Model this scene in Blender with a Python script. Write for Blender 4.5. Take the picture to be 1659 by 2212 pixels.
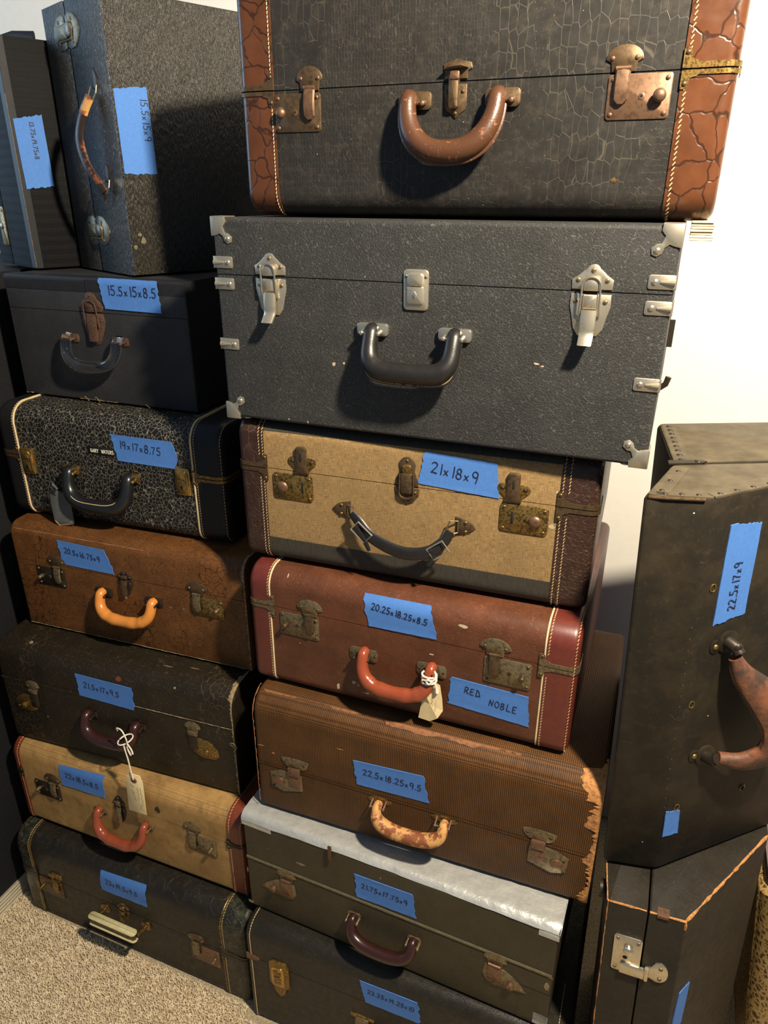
import bpy, bmesh, math, random
from mathutils import Vector, Matrix
random.seed(7)
I = 0.0254            # all modelling below is in inches, scaled to metres here
SC = bpy.context.scene
COL = SC.collection
for o in list(bpy.data.objects):
    bpy.data.objects.remove(o)

# ---------------------------------------------------------------- camera
cam = bpy.data.cameras.new('camera')
cam.sensor_fit = 'HORIZONTAL'; cam.sensor_width = 36.0
cam.lens = 36.0 * 1552.26 / 1659.0
cam.clip_start = 0.02
camo = bpy.data.objects.new('camera', cam); COL.objects.link(camo)
yaw, pit, rol = math.radians(21.544), math.radians(23.903), math.radians(-0.152)
fwd = Vector((-math.sin(yaw)*math.cos(pit), math.cos(yaw)*math.cos(pit), -math.sin(pit)))
rgt = Vector((math.cos(yaw), math.sin(yaw), 0)); dwn = fwd.cross(rgt)
r2 = math.cos(rol)*rgt + math.sin(rol)*dwn; d2 = -math.sin(rol)*rgt + math.cos(rol)*dwn
camo.matrix_world = Matrix(((r2.x, -d2.x, -fwd.x, 22.895*I), (r2.y, -d2.y, -fwd.y, -33.127*I),
                            (r2.z, -d2.z, -fwd.z, 59.057*I), (0, 0, 0, 1)))
SC.camera = camo

# ---------------------------------------------------------------- world, lights, exposure
w = bpy.data.worlds.new('room_ambient'); SC.world = w; w.use_nodes = True
bg = w.node_tree.nodes['Background']
bg.inputs[0].default_value = (0.52, 0.71, 1.0, 1); bg.inputs[1].default_value = 0.25
lamp = bpy.data.lights.new('ceiling_lamp', 'POINT')
lamp.energy = 205.0; lamp.color = (1.0, 0.87, 0.68); lamp.shadow_soft_size = 0.04
lampo = bpy.data.objects.new('ceiling_lamp', lamp); COL.objects.link(lampo)
lampo.location = (37*I, -18*I, 84*I)
win = bpy.data.lights.new('window_daylight', 'AREA')
win.shape = 'RECTANGLE'; win.size = 1.2; win.size_y = 1.4; win.energy = 26.0; win.color = (0.50, 0.74, 1.0)
wino = bpy.data.objects.new('window_daylight', win); COL.objects.link(wino)
wino.location = (-105*I, -4*I, 78*I)
wino.rotation_euler = (Vector((-8, 8, 58)) - Vector((-105, -4, 78))).to_track_quat('-Z', 'Y').to_euler()
SC.view_settings.view_transform = 'Standard'; SC.view_settings.look = 'None'
SC.view_settings.gamma = 1.0; SC.view_settings.use_curve_mapping = False
SC.view_settings.exposure = 0.0

# ---------------------------------------------------------------- materials
def lin(c):
    return tuple(((v/255.0)/12.92 if v/255.0 <= 0.04045 else ((v/255.0+0.055)/1.055)**2.4) for v in c)
class NM:
    """small node-tree builder; `vec` is the object-space position in inches"""
    def __init__(s, name, rough=0.5, metal=0.0):
        s.m = bpy.data.materials.new(name); s.m.use_nodes = True
        s.t = s.m.node_tree; s.b = s.t.nodes['Principled BSDF']
        s.b.inputs['Roughness'].default_value = rough; s.b.inputs['Metallic'].default_value = metal
        tc = s.t.nodes.new('ShaderNodeTexCoord')
        s.vec = s.vm('SCALE', tc.outputs['Object'], scale=1.0/I)
    def n(s, typ, ins=(), **at):
        nd = s.t.nodes.new(typ)
        for k, v in at.items(): setattr(nd, k, v)
        for k, v in ins:
            if v is None: continue
            if isinstance(v, bpy.types.NodeSocket): s.t.links.new(v, nd.inputs[k])
            else: nd.inputs[k].default_value = v
        return nd
    def vm(s, op, a, b=None, scale=None):
        nd = s.n('ShaderNodeVectorMath', [(0, a)] + ([(1, b)] if b is not None else []), operation=op)
        if scale is not None: nd.inputs['Scale'].default_value = scale
        return nd.outputs[0]
    def ma(s, op, a, b=None, c=None, clamp=False):
        nd = s.n('ShaderNodeMath', [(0, a)] + ([(1, b)] if b is not None else []) + ([(2, c)] if c is not None else []), operation=op)
        nd.use_clamp = clamp
        return nd.outputs[0]
    def sc(s, k, vec=None): return s.vm('MULTIPLY', vec or s.vec, tuple(k) if not isinstance(k, (int, float)) else (k,)*3)
    def noise(s, k, detail=2, rough=0.55, vec=None):
        return s.n('ShaderNodeTexNoise', [('Vector', s.sc(k, vec)), ('Scale', 1.0), ('Detail', detail), ('Roughness', rough)]).outputs['Fac']
    def vor(s, k, feat='DISTANCE_TO_EDGE', vec=None, rnd=1.0):
        return s.n('ShaderNodeTexVoronoi', [('Vector', s.sc(k, vec)), ('Scale', 1.0), ('Randomness', rnd)], feature=feat)
    def rng(s, v, a, b, c=0.0, d=1.0):
        nd = s.n('ShaderNodeMapRange', [(0, v), (1, a), (2, b), (3, c), (4, d)]); nd.clamp = True; return nd.outputs[0]
    def mix(s, f, a, b, blend='MIX'):
        nd = s.n('ShaderNodeMix', data_type='RGBA', blend_type=blend)
        for k, v in ((0, f), (6, a), (7, b)):
            if isinstance(v, bpy.types.NodeSocket): s.t.links.new(v, nd.inputs[k])
            else: nd.inputs[k].default_value = (tuple(v)+(1,)) if isinstance(v, tuple) and len(v) == 3 else v
        return nd.outputs[2]
    def col(s, v):
        if isinstance(v, bpy.types.NodeSocket): s.t.links.new(v, s.b.inputs['Base Color'])
        else: s.b.inputs['Base Color'].default_value = tuple(v)+(1,)
    def rough(s, v): s.t.links.new(v, s.b.inputs['Roughness'])
    def bump(s, h, dist=0.02, st=1.0):
        nd = s.n('ShaderNodeBump', [('Height', h), ('Strength', st), ('Distance', dist*I)])
        s.t.links.new(nd.outputs[0], s.b.inputs['Normal'])
    def warp(s, k, amt):
        nz = s.n('ShaderNodeTexNoise', [('Vector', s.sc(k)), ('Scale', 1.0), ('Detail', 2)]).outputs['Color']
        return s.vm('ADD', s.vec, s.vm('SCALE', s.vm('SUBTRACT', nz, (.5, .5, .5)), scale=amt))
    def specks(s, c, density=1.3, size=.05, tint=(.75, .72, .65), amount=.35):
        v = s.vor(density, 'F1'); d = v.outputs['Distance']; r = s.n('ShaderNodeSeparateColor', [(0, v.outputs['Color'])]).outputs[0]
        f = s.ma('MULTIPLY', s.rng(d, size, size*.6), s.rng(r, 1-amount, 1-amount+.02))
        return s.mix(f, c, tint)
    def scratches(s, c, tint, amt=.5, k=(.8, .8, 9)):
        f = s.rng(s.noise(k, 4, .7, s.warp(.6, 2.0)), .66, .74, 0, amt)
        return s.mix(f, c, tint)

def leather(name, col, line, cell=(3, 3, 3), lw=.07, depth=.02, rough=.5, rv=.2, warp=.25, mott=.45, cell2=None,
            fine=40, finedepth=.15, specks=None, dust=None, linemix=1.0, scr=None, rnd=1.0, zone=.35, coat=0):
    m = NM(name, rough); m.b.inputs['Specular IOR Level'].default_value = .28
    v = m.warp(1.2, warp) if warp else m.vec
    e = m.vor(cell, vec=v, rnd=rnd).outputs['Distance']
    if cell2:
        e2 = m.vor(cell2, vec=v, rnd=rnd).outputs['Distance']
        z = m.rng(m.noise((zone, zone*.25, zone*.25), 1), .46, .54)
        e = m.n('ShaderNodeMix', [(0, z), (2, e), (3, e2)]).outputs[0]
    f = m.rng(e, lw*.25, lw)
    nz = m.noise(.45, 4, .6); big = m.rng(nz, .3, .75, 1-mott, 1+mott*.6)
    c = m.mix(m.ma('MULTIPLY', m.ma('SUBTRACT', 1.0, f), linemix), lin(col), lin(line))
    c = m.mix(1.0, c, m.n('ShaderNodeCombineColor', [(0, big), (1, big), (2, big)]).outputs[0], 'MULTIPLY')
    if dust: c = m.mix(m.rng(m.noise(1.7, 5, .7), .5, .85, 0, dust[1]), c, lin(dust[0]))
    if scr: c = m.scratches(c, lin(scr[0]), scr[1])
    if specks: c = m.specks(c, **specks)
    m.col(c)
    h = m.ma('ADD', f, m.ma('MULTIPLY', m.noise(fine, 2), finedepth))
    m.bump(h, depth)
    m.rough(m.rng(m.noise(2.2, 3), .3, .7, rough-rv*.5, rough+rv*.5))
    if coat: m.b.inputs['Coat Weight'].default_value = coat; m.b.inputs['Coat Roughness'].default_value = .25
    return m.m

def weave(name, a, b, period=.12, depth=.012, rough=.75, irregular=.3, mott=.35, stain=None, contrast=1.0):
    m = NM(name, rough); m.b.inputs['Specular IOR Level'].default_value = .25
    sp = m.n('ShaderNodeSeparateXYZ', [(0, m.vec)]); k = 2*math.pi/period
    wob = m.ma('MULTIPLY', m.noise(3, 2), irregular*6)
    sx = m.ma('SINE', m.ma('ADD', m.ma('MULTIPLY', sp.outputs[0], k), wob))
    sz = m.ma('SINE', m.ma('ADD', m.ma('MULTIPLY', m.ma('SUBTRACT', sp.outputs[2], sp.outputs[1]), k), wob))
    g = m.ma('ADD', m.ma('MULTIPLY', sx, .5), m.ma('MULTIPLY', sz, .3))
    f = m.rng(g, -.55, .6, 0, contrast)
    th = m.noise((k*.25, .6, .6), 3, .6); f = m.ma('ADD', f, m.ma('MULTIPLY', m.ma('SUBTRACT', th, .5), irregular), clamp=True)
    c = m.mix(f, lin(a), lin(b))
    big = m.rng(m.noise(.4, 4, .62), .3, .75, 1-mott, 1+mott*.5)
    c = m.mix(1.0, c, m.n('ShaderNodeCombineColor', [(0, big), (1, big), (2, big)]).outputs[0], 'MULTIPLY')
    if stain: c = m.mix(m.rng(m.noise(.9, 6, .7), .5, .72, 0, stain[1]), c, lin(stain[0]))
    m.col(c); m.bump(g, depth)
    return m.m

def linen(name):
    m = NM(name, .85)
    h = m.noise((2.2, 2.2, 36), 4, .7); v = m.noise((36, 2.2, 2.2), 4, .7)
    f = m.ma('MULTIPLY', m.ma('ADD', h, v), .5)
    c = m.mix(m.rng(f, .36, .62), lin((78, 58, 32)), lin((178, 144, 92)))
    dk = m.rng(m.noise((22, 9, 30), 3, .7),   .60, .70, 0, .8)
    c = m.mix(dk, c, lin((52, 36, 20)))
    c = m.mix(m.rng(m.noise(.5, 4), .45, .75, 0, .35), c, lin((92, 74, 46)))
    m.col(c); m.bump(f, .015); return m.m

def plain(name, col, rough=.5, metal=0.0, vary=.2, k=2.0, bump=None, bk=30, col2=None, th=(.45, .7)):
    m = NM(name, rough, metal)
    n_ = m.noise(k, 4, .65)
    if col2: c = m.mix(m.rng(n_, th[0], th[1]), lin(col), lin(col2))
    else:
        g = m.rng(n_, .3, .7, 1-vary, 1+vary*.5)
        c = m.mix(1.0, tuple(lin(col)), m.n('ShaderNodeCombineColor', [(0, g), (1, g), (2, g)]).outputs[0], 'MULTIPLY')
    m.col(c)
    if bump: m.bump(m.noise(bk, 3), bump)
    return m.m

M = {}
# coverings
M['croc_black'] = leather('black_croc_leatherette', (40, 38, 35), (70, 66, 58), (2.6, 1.3, 1.15), .028, .004, .48, .2, .16, .3, (6.2, 5, 3.6), rnd=.5,
                          specks=dict(density=1.6, size=.035, amount=.35), dust=((110, 98, 80), .25), zone=.28)
M['croc_brown'] = leather('brown_croc_leather', (88, 51, 28), (54, 31, 17), (.8, .8, .68), .04, .012, .34, .15, .6, .35, fine=24, finedepth=.1, coat=.25,
                          specks=dict(density=1.2, size=.03, amount=.25))
M['pebble_grey'] = leather('grey_crackle_leatherette', (47, 47, 46), (92, 91, 86), (8, 8, 8), .06, .008, .55, .15, .18, .22, linemix=.75,
                           specks=dict(density=.8, size=.03, amount=.2))
M['linen'] = linen('speckled_tan_linen')
M['croc_choc'] = leather('chocolate_croc_leather', (54, 35, 27), (88, 70, 60), (4.2, 4.2, 4.2), .06, .015, .42, .2, .4, .3, (2.2, 2.2, 1.1), linemix=.6, coat=.15, dust=((110, 84, 66), .3))
M['tape_black'] = plain('black_cloth_tape', (62, 58, 50), .55, vary=.3, k=(8, 2, 2), bump=.012, bk=(60, 6, 6))
M['red_fibre'] = leather('rust_red_fibreboard', (92, 53, 34), (124, 84, 60), (6, 6, 6), .05, .006, .42, .2, .9, .35, linemix=.42, coat=.15,
                         specks=dict(density=.55, size=.05, tint=(.72, .52, .34), amount=.25))
M['red_band'] = plain('oxblood_vinyl', (98, 43, 34), .36, vary=.18, bump=.004, bk=18)
M['weave_brown'] = weave('brown_woven_cloth', (48, 29, 13), (112, 74, 36), .115, .012, .6, .35, .35)
M['olive'] = leather('olive_fibreboard', (62, 55, 39), (84, 76, 57), (9, 9, 9), .05, .005, .42, .15, .3, .25, linemix=.25,
                     specks=dict(density=.7, size=.04, tint=(.7, .66, .55), amount=.25), scr=((150, 142, 118), .35))
M['charcoal_grain'] = leather('charcoal_grained_leatherette', (42, 38, 31), (72, 67, 58), (6, 6, 6), .05, .02, .42, .2, 1.2, .25, linemix=.35, fine=20, finedepth=.35)
M['black_panel'] = leather('black_panelled_leatherette', (34, 31, 26), (58, 51, 40), (1.1, 1.1, 1.6), .03, .01, .42, .2, .5, .3, linemix=.3, dust=((92, 84, 66), .25), scr=((110, 104, 88), .35))
M['black_croc_band'] = leather('black_green_croc_leather', (38, 38, 30), (84, 84, 68), (2.2, 2.2, 1.6), .05, .02, .36, .2, .5, .3, linemix=.7, dust=((120, 122, 96), .5))
M['tan_canvas'] = weave('stained_tan_canvas', (138, 104, 58), (200, 160, 100), .07, .006, .7, .5, .35, ((86, 66, 36), .55), .9)
M['russet_band'] = plain('russet_leather', (116, 52, 28), .38, vary=.22, bump=.006, bk=14)
M['dark_croc'] = leather('dark_brown_croc_paper', (36, 30, 21), (78, 67, 47), (2.4, 2.0, 1.6), .04, .010, .42, .15, .3, .25, (5, 5, 4.4), rnd=.7, linemix=.75, zone=.2)
M['brown_croc_paper'] = leather('brown_croc_paper', (104, 66, 33), (54, 30, 13), (2.2, 3.0, 1.6), .045, .010, .44, .2, .3, .35, (5.5, 5.5, 5), rnd=.7, linemix=.9, zone=.22, dust=((150, 106, 64), .3))
M['crackle_bw'] = leather('black_white_crackle_leatherette', (27, 26, 24), (136, 130, 114), (3.6, 3.6, 3.3), .06, .008, .45, .15, .5, .2, linemix=.85)
M['black_vinyl'] = plain('black_vinyl', (30, 30, 30), .38, vary=.2, bump=.004, bk=20)
M['dots_black'] = weave('black_dotted_paper', (30, 30, 31), (66, 66, 68), .10, .012, .5, .05, .25)
M['black_binding'] = plain('black_binding_cloth', (34, 34, 36), .5, vary=.25, bump=.006, bk=24)
bk_ = NM('black_long_grain_leatherette', .38); bk_.b.inputs['Specular IOR Level'].default_value = .5
bh = bk_.noise((15, 15, 2.6), 2, .5, bk_.warp(1.2, .12)); bk_.col(bk_.mix(bk_.rng(bh, .35, .65), lin((32, 30, 27)), lin((58, 53, 43)))); bk_.bump(bk_.rng(bh, .3, .7), .07); M['bark_black'] = bk_.m
rb_ = NM('black_ribbed_paper', .6); rb_.b.inputs['Specular IOR Level'].default_value = .08
sp_ = rb_.n('ShaderNodeSeparateXYZ', [(0, rb_.warp(.8, .25))]); rz_ = rb_.ma('SINE', rb_.ma('MULTIPLY', sp_.outputs[2], 2*math.pi/.62)); ry_ = rb_.ma('SINE', rb_.ma('MULTIPLY', rb_.ma('ADD', sp_.outputs[1], sp_.outputs[0]), 2*math.pi/.14))
rf_ = rb_.ma('MULTIPLY', rb_.rng(rz_, -.2, .5), rb_.rng(ry_, -.3, .6)); rb_.col(rb_.mix(rf_, lin((20, 20, 21)), lin((34, 33, 32)))); rb_.bump(rf_, .015); M['rib_black'] = rb_.m
db_ = NM('dusty_black_fibre', .5); db_.b.inputs['Specular IOR Level'].default_value = .2
dc_ = db_.mix(db_.rng(db_.noise(.45, 4, .65), .42, .85), lin((34, 30, 23)), lin((58, 49, 34))); dc_ = db_.mix(db_.rng(db_.noise(2.6, 5, .75), .55, .8, 0, .35), dc_, lin((78, 68, 50)))
db_.col(db_.specks(db_.scratches(dc_, lin((110, 102, 84)), .3, (.6, .6, 7)), density=.9, size=.04, amount=.3)); db_.bump(db_.noise(14, 3), .006); M['dusty_black'] = db_.m
M['dusty_black2'] = leather('worn_black_cloth', (38, 33, 25), (54, 47, 35), (14, 14, 14), .12, .006, .5, .2, .2, .3, linemix=.4, scr=((110, 98, 74), .3))
M['snake'] = leather('tan_brown_marbled_paper', (84, 62, 46), (178, 146, 88), (3.2, 3.2, 1.7), .26, .006, .45, .15, .9, .25, linemix=1.0)
M['dust_top'] = plain('dust_covered_black_fibre', (68, 60, 45), .55, col2=(92, 82, 62), k=.8, th=(.35, .7), bump=.006, bk=9)
M['mauve'] = plain('mauve_cloth', (120, 96, 92), .7)
# metals
M['bronze'] = plain('aged_bronze', (100, 80, 56), .45, .65, k=4, col2=(68, 54, 40), bump=.004)
M['copper'] = plain('worn_copper', (122, 92, 70), .45, .6, k=5, col2=(88, 66, 50))
M['nickel'] = plain('nickel_plate', (205, 196, 176), .3, .9, vary=.12, k=6)
M['rustnickel'] = plain('spotted_nickel', (196, 186, 164), .36, .85, k=9, col2=(140, 110, 78), th=(.6, .75))
M['brass'] = plain('aged_brass', (150, 120, 66), .4, .8, k=8, col2=(84, 66, 36), th=(.45, .6))
M['brassbright'] = plain('bright_brass', (196, 160, 92), .28, .9, k=6, col2=(150, 118, 64))
M['rust'] = plain('rusty_iron', (92, 66, 50), .7, .35, k=6, col2=(56, 42, 34), bump=.015, bk=14)
M['tin'] = plain('tarnished_tin', (132, 116, 86), .45, .7, k=6, col2=(78, 68, 50))
M['pewter'] = plain('tarnished_pewter', (136, 128, 112), .42, .7, k=7, col2=(84, 76, 62))
M['darkmetal'] = plain('dark_steel', (58, 50, 42), .45, .6)
M['hole'] = plain('keyhole_black', (10, 9, 8), .8)
for k_ in ('black_binding', 'black_vinyl', 'dust_top', 'tape_black'): M[k_].node_tree.nodes['Principled BSDF'].inputs['Specular IOR Level'].default_value = .25
# small stuff
M['thread'] = plain('cream_thread', (206, 178, 128), .8)
M['thread_white'] = plain('pale_piping', (214, 190, 148), .55)
M['tape_blue'] = plain('blue_masking_tape', (70, 120, 190), .75, vary=.10, k=6, bump=.006, bk=(70, 70, 20))
M['ink'] = plain('dark_marker_ink', (26, 30, 56), .6)
M['card'] = plain('manila_card', (232, 210, 158), .75, vary=.08)
M['redring'] = plain('red_brown_reinforcement', (142, 82, 58), .6)
M['string'] = plain('white_cotton_string', (236, 226, 204), .85)
M['pencil'] = plain('pencil_grey', (120, 110, 90), .8)
M['silver_tape'] = plain('silver_duct_tape', (186, 186, 180), .34, .35, vary=.15, k=1.2, bump=.05, bk=(2.2, 3, 3))
M['raw_edge'] = plain('raw_fibre_edge', (190, 132, 74), .8, k=5, col2=(128, 82, 44), bump=.04, bk=10)
M['fray'] = plain('frayed_cream_edge', (150, 128, 94), .85, k=6, col2=(80, 66, 48), bump=.03, bk=12)
M['cream'] = plain('cream_paper_edge', (214, 200, 166), .7, k=(1, 1, 14), col2=(160, 142, 108), bump=.02, bk=(2, 2, 22))
M['brown_leather'] = plain('worn_brown_leather', (74, 46, 28), .38, k=3, col2=(132, 88, 62), th=(.6, .66), bump=.01, bk=10)
M['black_leather'] = plain('black_leather', (30, 28, 26), .36, vary=.25, bump=.006, bk=16)
M['orange_plastic'] = plain('orange_bakelite', (142, 68, 42), .25, vary=.12)
M['yellow_plastic'] = plain('yellow_bakelite', (204, 130, 56), .28, vary=.12)
M['maroon_plastic'] = plain('maroon_bakelite', (52, 27, 22), .28, vary=.2)
M['black_plastic'] = plain('black_plastic', (24, 25, 26), .3, vary=.1)
M['worn_tan'] = plain('worn_tan_leather', (196, 146, 84), .6, k=1.6, col2=(128, 70, 40), th=(.48, .56), bump=.02, bk=8)
M['dark_rust'] = plain('blackened_leather', (46, 32, 26), .45, k=1.6, col2=(128, 70, 40), th=(.56, .64), bump=.015, bk=9)
M['raw_brown'] = plain('scuffed_brown_board', (140, 92, 58), .8, k=5, col2=(104, 66, 38), bump=.03, bk=10)
M['olive_worn'] = plain('rubbed_olive_edge', (104, 96, 70), .5, vary=.3, k=3)
M['rust_leather'] = plain('cracked_russet_leather', (118, 72, 46), .6, k=.8, col2=(58, 42, 34), th=(.38, .62), bump=.02, bk=9)
M['ivory'] = plain('yellowed_ivory_plastic', (196, 186, 138), .4, vary=.15)
M['grey_tag'] = plain('grey_vinyl_tag', (84, 84, 82), .6)
M['plaque'] = plain('black_embossing_tape', (22, 22, 22), .4)
M['chips'] = plain('chipped_paint', (182, 164, 132), .8, vary=.3)
g = NM('clear_lucite', .02); g.b.inputs['Transmission Weight'].default_value = 1.0; g.b.inputs['IOR'].default_value = 1.47; g.col((.95, .95, .92)); M['lucite'] = g.m
# setting
M['wall'] = plain('white_wall_paint', (236, 232, 222), .75, vary=.03, bump=.003, bk=12)
M['cabinet'] = plain('black_textured_laminate', (34, 34, 36), .6, vary=.25, k=8, bump=.01, bk=18)
M['alu'] = plain('ribbed_pale_strip', (196, 186, 162), .4, .3, vary=.1)
M['cabinet'].node_tree.nodes['Principled BSDF'].inputs['Specular IOR Level'].default_value = .15
c_ = NM('beige_carpet', .95)
cc = c_.mix(c_.rng(c_.noise(5, 4, .7), .3, .7), lin((140, 122, 94)), lin((214, 196, 164)))
c_.col(cc); c_.bump(c_.noise(9, 3), .15); M['carpet'] = c_.m
p_ = NM('carpet_yarn', .95)
pc = p_.mix(p_.rng(p_.noise(2.4, 3, .8), .3, .7), lin((200, 178, 140)), lin((250, 236, 206))); p_.col(pc); M['yarn'] = p_.m

# ---------------------------------------------------------------- mesh helpers (inches)
def newobj(name, data, parent=None):
    o = bpy.data.objects.new(name, data); COL.objects.link(o)
    if parent is not None: o.parent = parent
    return o
def mesh(name, v, f, mat, smooth=True, ang=38):
    me = bpy.data.meshes.new(name)
    me.from_pydata([(a*I, b*I, c*I) for a, b, c in v], [], f)
    bm = bmesh.new(); bm.from_mesh(me); bmesh.ops.recalc_face_normals(bm, faces=bm.faces); bm.to_mesh(me); bm.free()
    if smooth:
        me.shade_smooth(); me.set_sharp_from_angle(angle=math.radians(ang))
    me.materials.append(mat if not isinstance(mat, str) else M[mat])
    return me
class B:
    """collects geometry for ONE mesh"""
    def __init__(s, X=None): s.v = []; s.f = []; s.X = X
    def add(s, v, f):
        k = len(s.v); s.v += [tuple(p) for p in v]; s.f += [tuple(i+k for i in q) for q in f]; return s
    def rings(s, rs, cap0=True, cap1=True, closed=True):
        n_ = len(rs[0]); v = [p for r in rs for p in r]; f = []
        for i in range(len(rs)-1):
            for j in range(n_ if closed else n_-1):
                a, b = i*n_+j, i*n_+(j+1) % n_
                f.append((a, b, b+n_, a+n_))
        if cap0: f.append(tuple(range(n_))[::-1])
        if cap1: f.append(tuple(range((len(rs)-1)*n_, len(rs)*n_)))
        return s.add(v, f)
    def plate(s, out, t, bev=.03, y0=0.0, back=.03):
        """outline [(x,z)] raised from the plane y=-y0 to y=-(y0+t), bevelled rim"""
        ins = inset(out, bev)
        rs = [[(x, back-y0, z) for x, z in out], [(x, -y0-t+bev*.7, z) for x, z in out], [(x, -y0-t, z) for x, z in ins]]
        return s.rings(rs)
    def tube(s, path, r, seg=10, sy=1.0, cap=True):
        P = [Vector(p) for p in path]; rs = []
        ref = None
        for i, p in enumerate(P):
            t = (P[min(i+1, len(P)-1)] - P[max(i-1, 0)]).normalized()
            if ref is None:
                ref = Vector((0, -1, 0)) if abs(t.y) < .9 else Vector((1, 0, 0))
            ref = (ref - t*ref.dot(t)).normalized(); b = t.cross(ref)
            rr = r(i/(len(P)-1)) if callable(r) else r
            ra, rb = rr if isinstance(rr, tuple) else (rr*sy, rr)
            rs.append([tuple(p + ref*math.cos(a)*ra + b*math.sin(a)*rb) for a in [2*math.pi*k/seg for k in range(seg)]])
        return s.rings(rs, cap, cap)
    def box(s, x0, x1, y0, y1, z0, z1, c=.03):
        out = [(x0, z0), (x1, z0), (x1, z1), (x0, z1)]; ins = inset(out, c)
        return s.rings([[(x, y1, z) for x, z in ins], [(x, y1-c, z) for x, z in out], [(x, y0+c, z) for x, z in out], [(x, y0, z) for x, z in ins]])
    def dome(s, x, z, r, h, y0=0.0, seg=12):
        rs = []
        for a in (0, 25, 50, 72):
            a = math.radians(a); rs.append([(x+r*math.cos(a)*math.cos(t), -y0-h*math.sin(a), z+r*math.cos(a)*math.sin(t)) for t in [2*math.pi*k/seg for k in range(seg)]])
        return s.rings(rs)
    def obj(s, name, mat, parent=None, smooth=True, ang=38):
        v = s.v
        if s.X is not None: v = [tuple(s.X(p)) for p in v]
        return newobj(name, mesh(name, v, s.f, mat, smooth, ang), parent)
def inset(out, d):
    n_ = len(out); A = sum(out[i][0]*out[(i+1) % n_][1]-out[(i+1) % n_][0]*out[i][1] for i in range(n_)); sg = 1 if A > 0 else -1
    r = []
    for i in range(n_):
        p0, p1, p2 = out[i-1], out[i], out[(i+1) % n_]
        def nr(a, b):
            dx, dz = b[0]-a[0], b[1]-a[1]; l = math.hypot(dx, dz) or 1; return (-dz/l*sg, dx/l*sg)
        n1, n2 = nr(p0, p1), nr(p1, p2); mx, mz = n1[0]+n2[0], n1[1]+n2[1]; q = mx*mx+mz*mz
        k = 2/q if q > .5 else 2/.5
        r.append((p1[0]+mx*d*k*1.0, p1[1]+mz*d*k*1.0))
    return r
def arc(cx, cz, rx, rz, a0, a1, n=8):
    return [(cx+rx*math.cos(math.radians(a0+(a1-a0)*i/n)), cz+rz*math.sin(math.radians(a0+(a1-a0)*i/n))) for i in range(n+1)]
def rrect(x0, x1, z0, z1, r, n=4):
    return arc(x1-r, z1-r, r, r, 0, 90, n)+arc(x0+r, z1-r, r, r, 90, 180, n)+arc(x0+r, z0+r, r, r, 180, 270, n)+arc(x1-r, z0+r, r, r, 270, 360, n)
def smoothpath(pts, n=6):
    P = [Vector(p) for p in pts]; P = [P[0]*2-P[1]]+P+[P[-1]*2-P[-2]]; out = []
    for i in range(1, len(P)-2):
        a, b, c, d = P[i-1:i+3]
        for k in range(n):
            t = k/n; out.append(.5*((2*b)+(c-a)*t+(2*a-5*b+4*c-d)*t*t+(3*b-a-3*c+d)*t*t*t))
    out.append(P[-2]); return [tuple(p) for p in out]
_riv = {}
def rivet(parent, x, z, r=.1, y=0.0, mat='bronze', name='rivet', h=.6, X=None):
    k = (r, mat, h)
    if k not in _riv:
        b = B(); b.dome(0, 0, r, r*h); _riv[k] = mesh('rivet', b.v, b.f, mat)
    o = newobj(name, _riv[k], parent)
    if X is None: o.location = (x*I, -y*I, z*I)
    else:
        o.matrix_local = X.mat(x, y, z)
    return o
class Face:
    """maps (a, -off, z) of a front-style builder onto another vertical face: origin (ox,oy), direction angle th"""
    def __init__(s, ox, oy, th): s.o = Vector((ox, oy, 0)); s.th = th; s.d = Vector((math.cos(th), math.sin(th), 0)); s.nn = Vector((-math.sin(th), math.cos(th), 0))
    def __call__(s, p): return tuple(s.o + s.d*p[0] + s.nn*p[1] + Vector((0, 0, p[2])))
    def mat(s, x, y, z):
        p = Vector(s((x, -y, z)))*I
        return Matrix.Translation(p) @ Matrix.Rotation(s.th, 4, 'Z')
def thing(name, label, cat, loc=(0, 0, 0), rz=0.0, ry=0.0, group=None):
    o = newobj(name, None); o.empty_display_size = .05
    o.location = tuple(c*I for c in loc); o.rotation_euler = (0, math.radians(ry), math.radians(rz))
    o['label'] = label; o['category'] = cat
    if group: o['group'] = group
    return o

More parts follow.
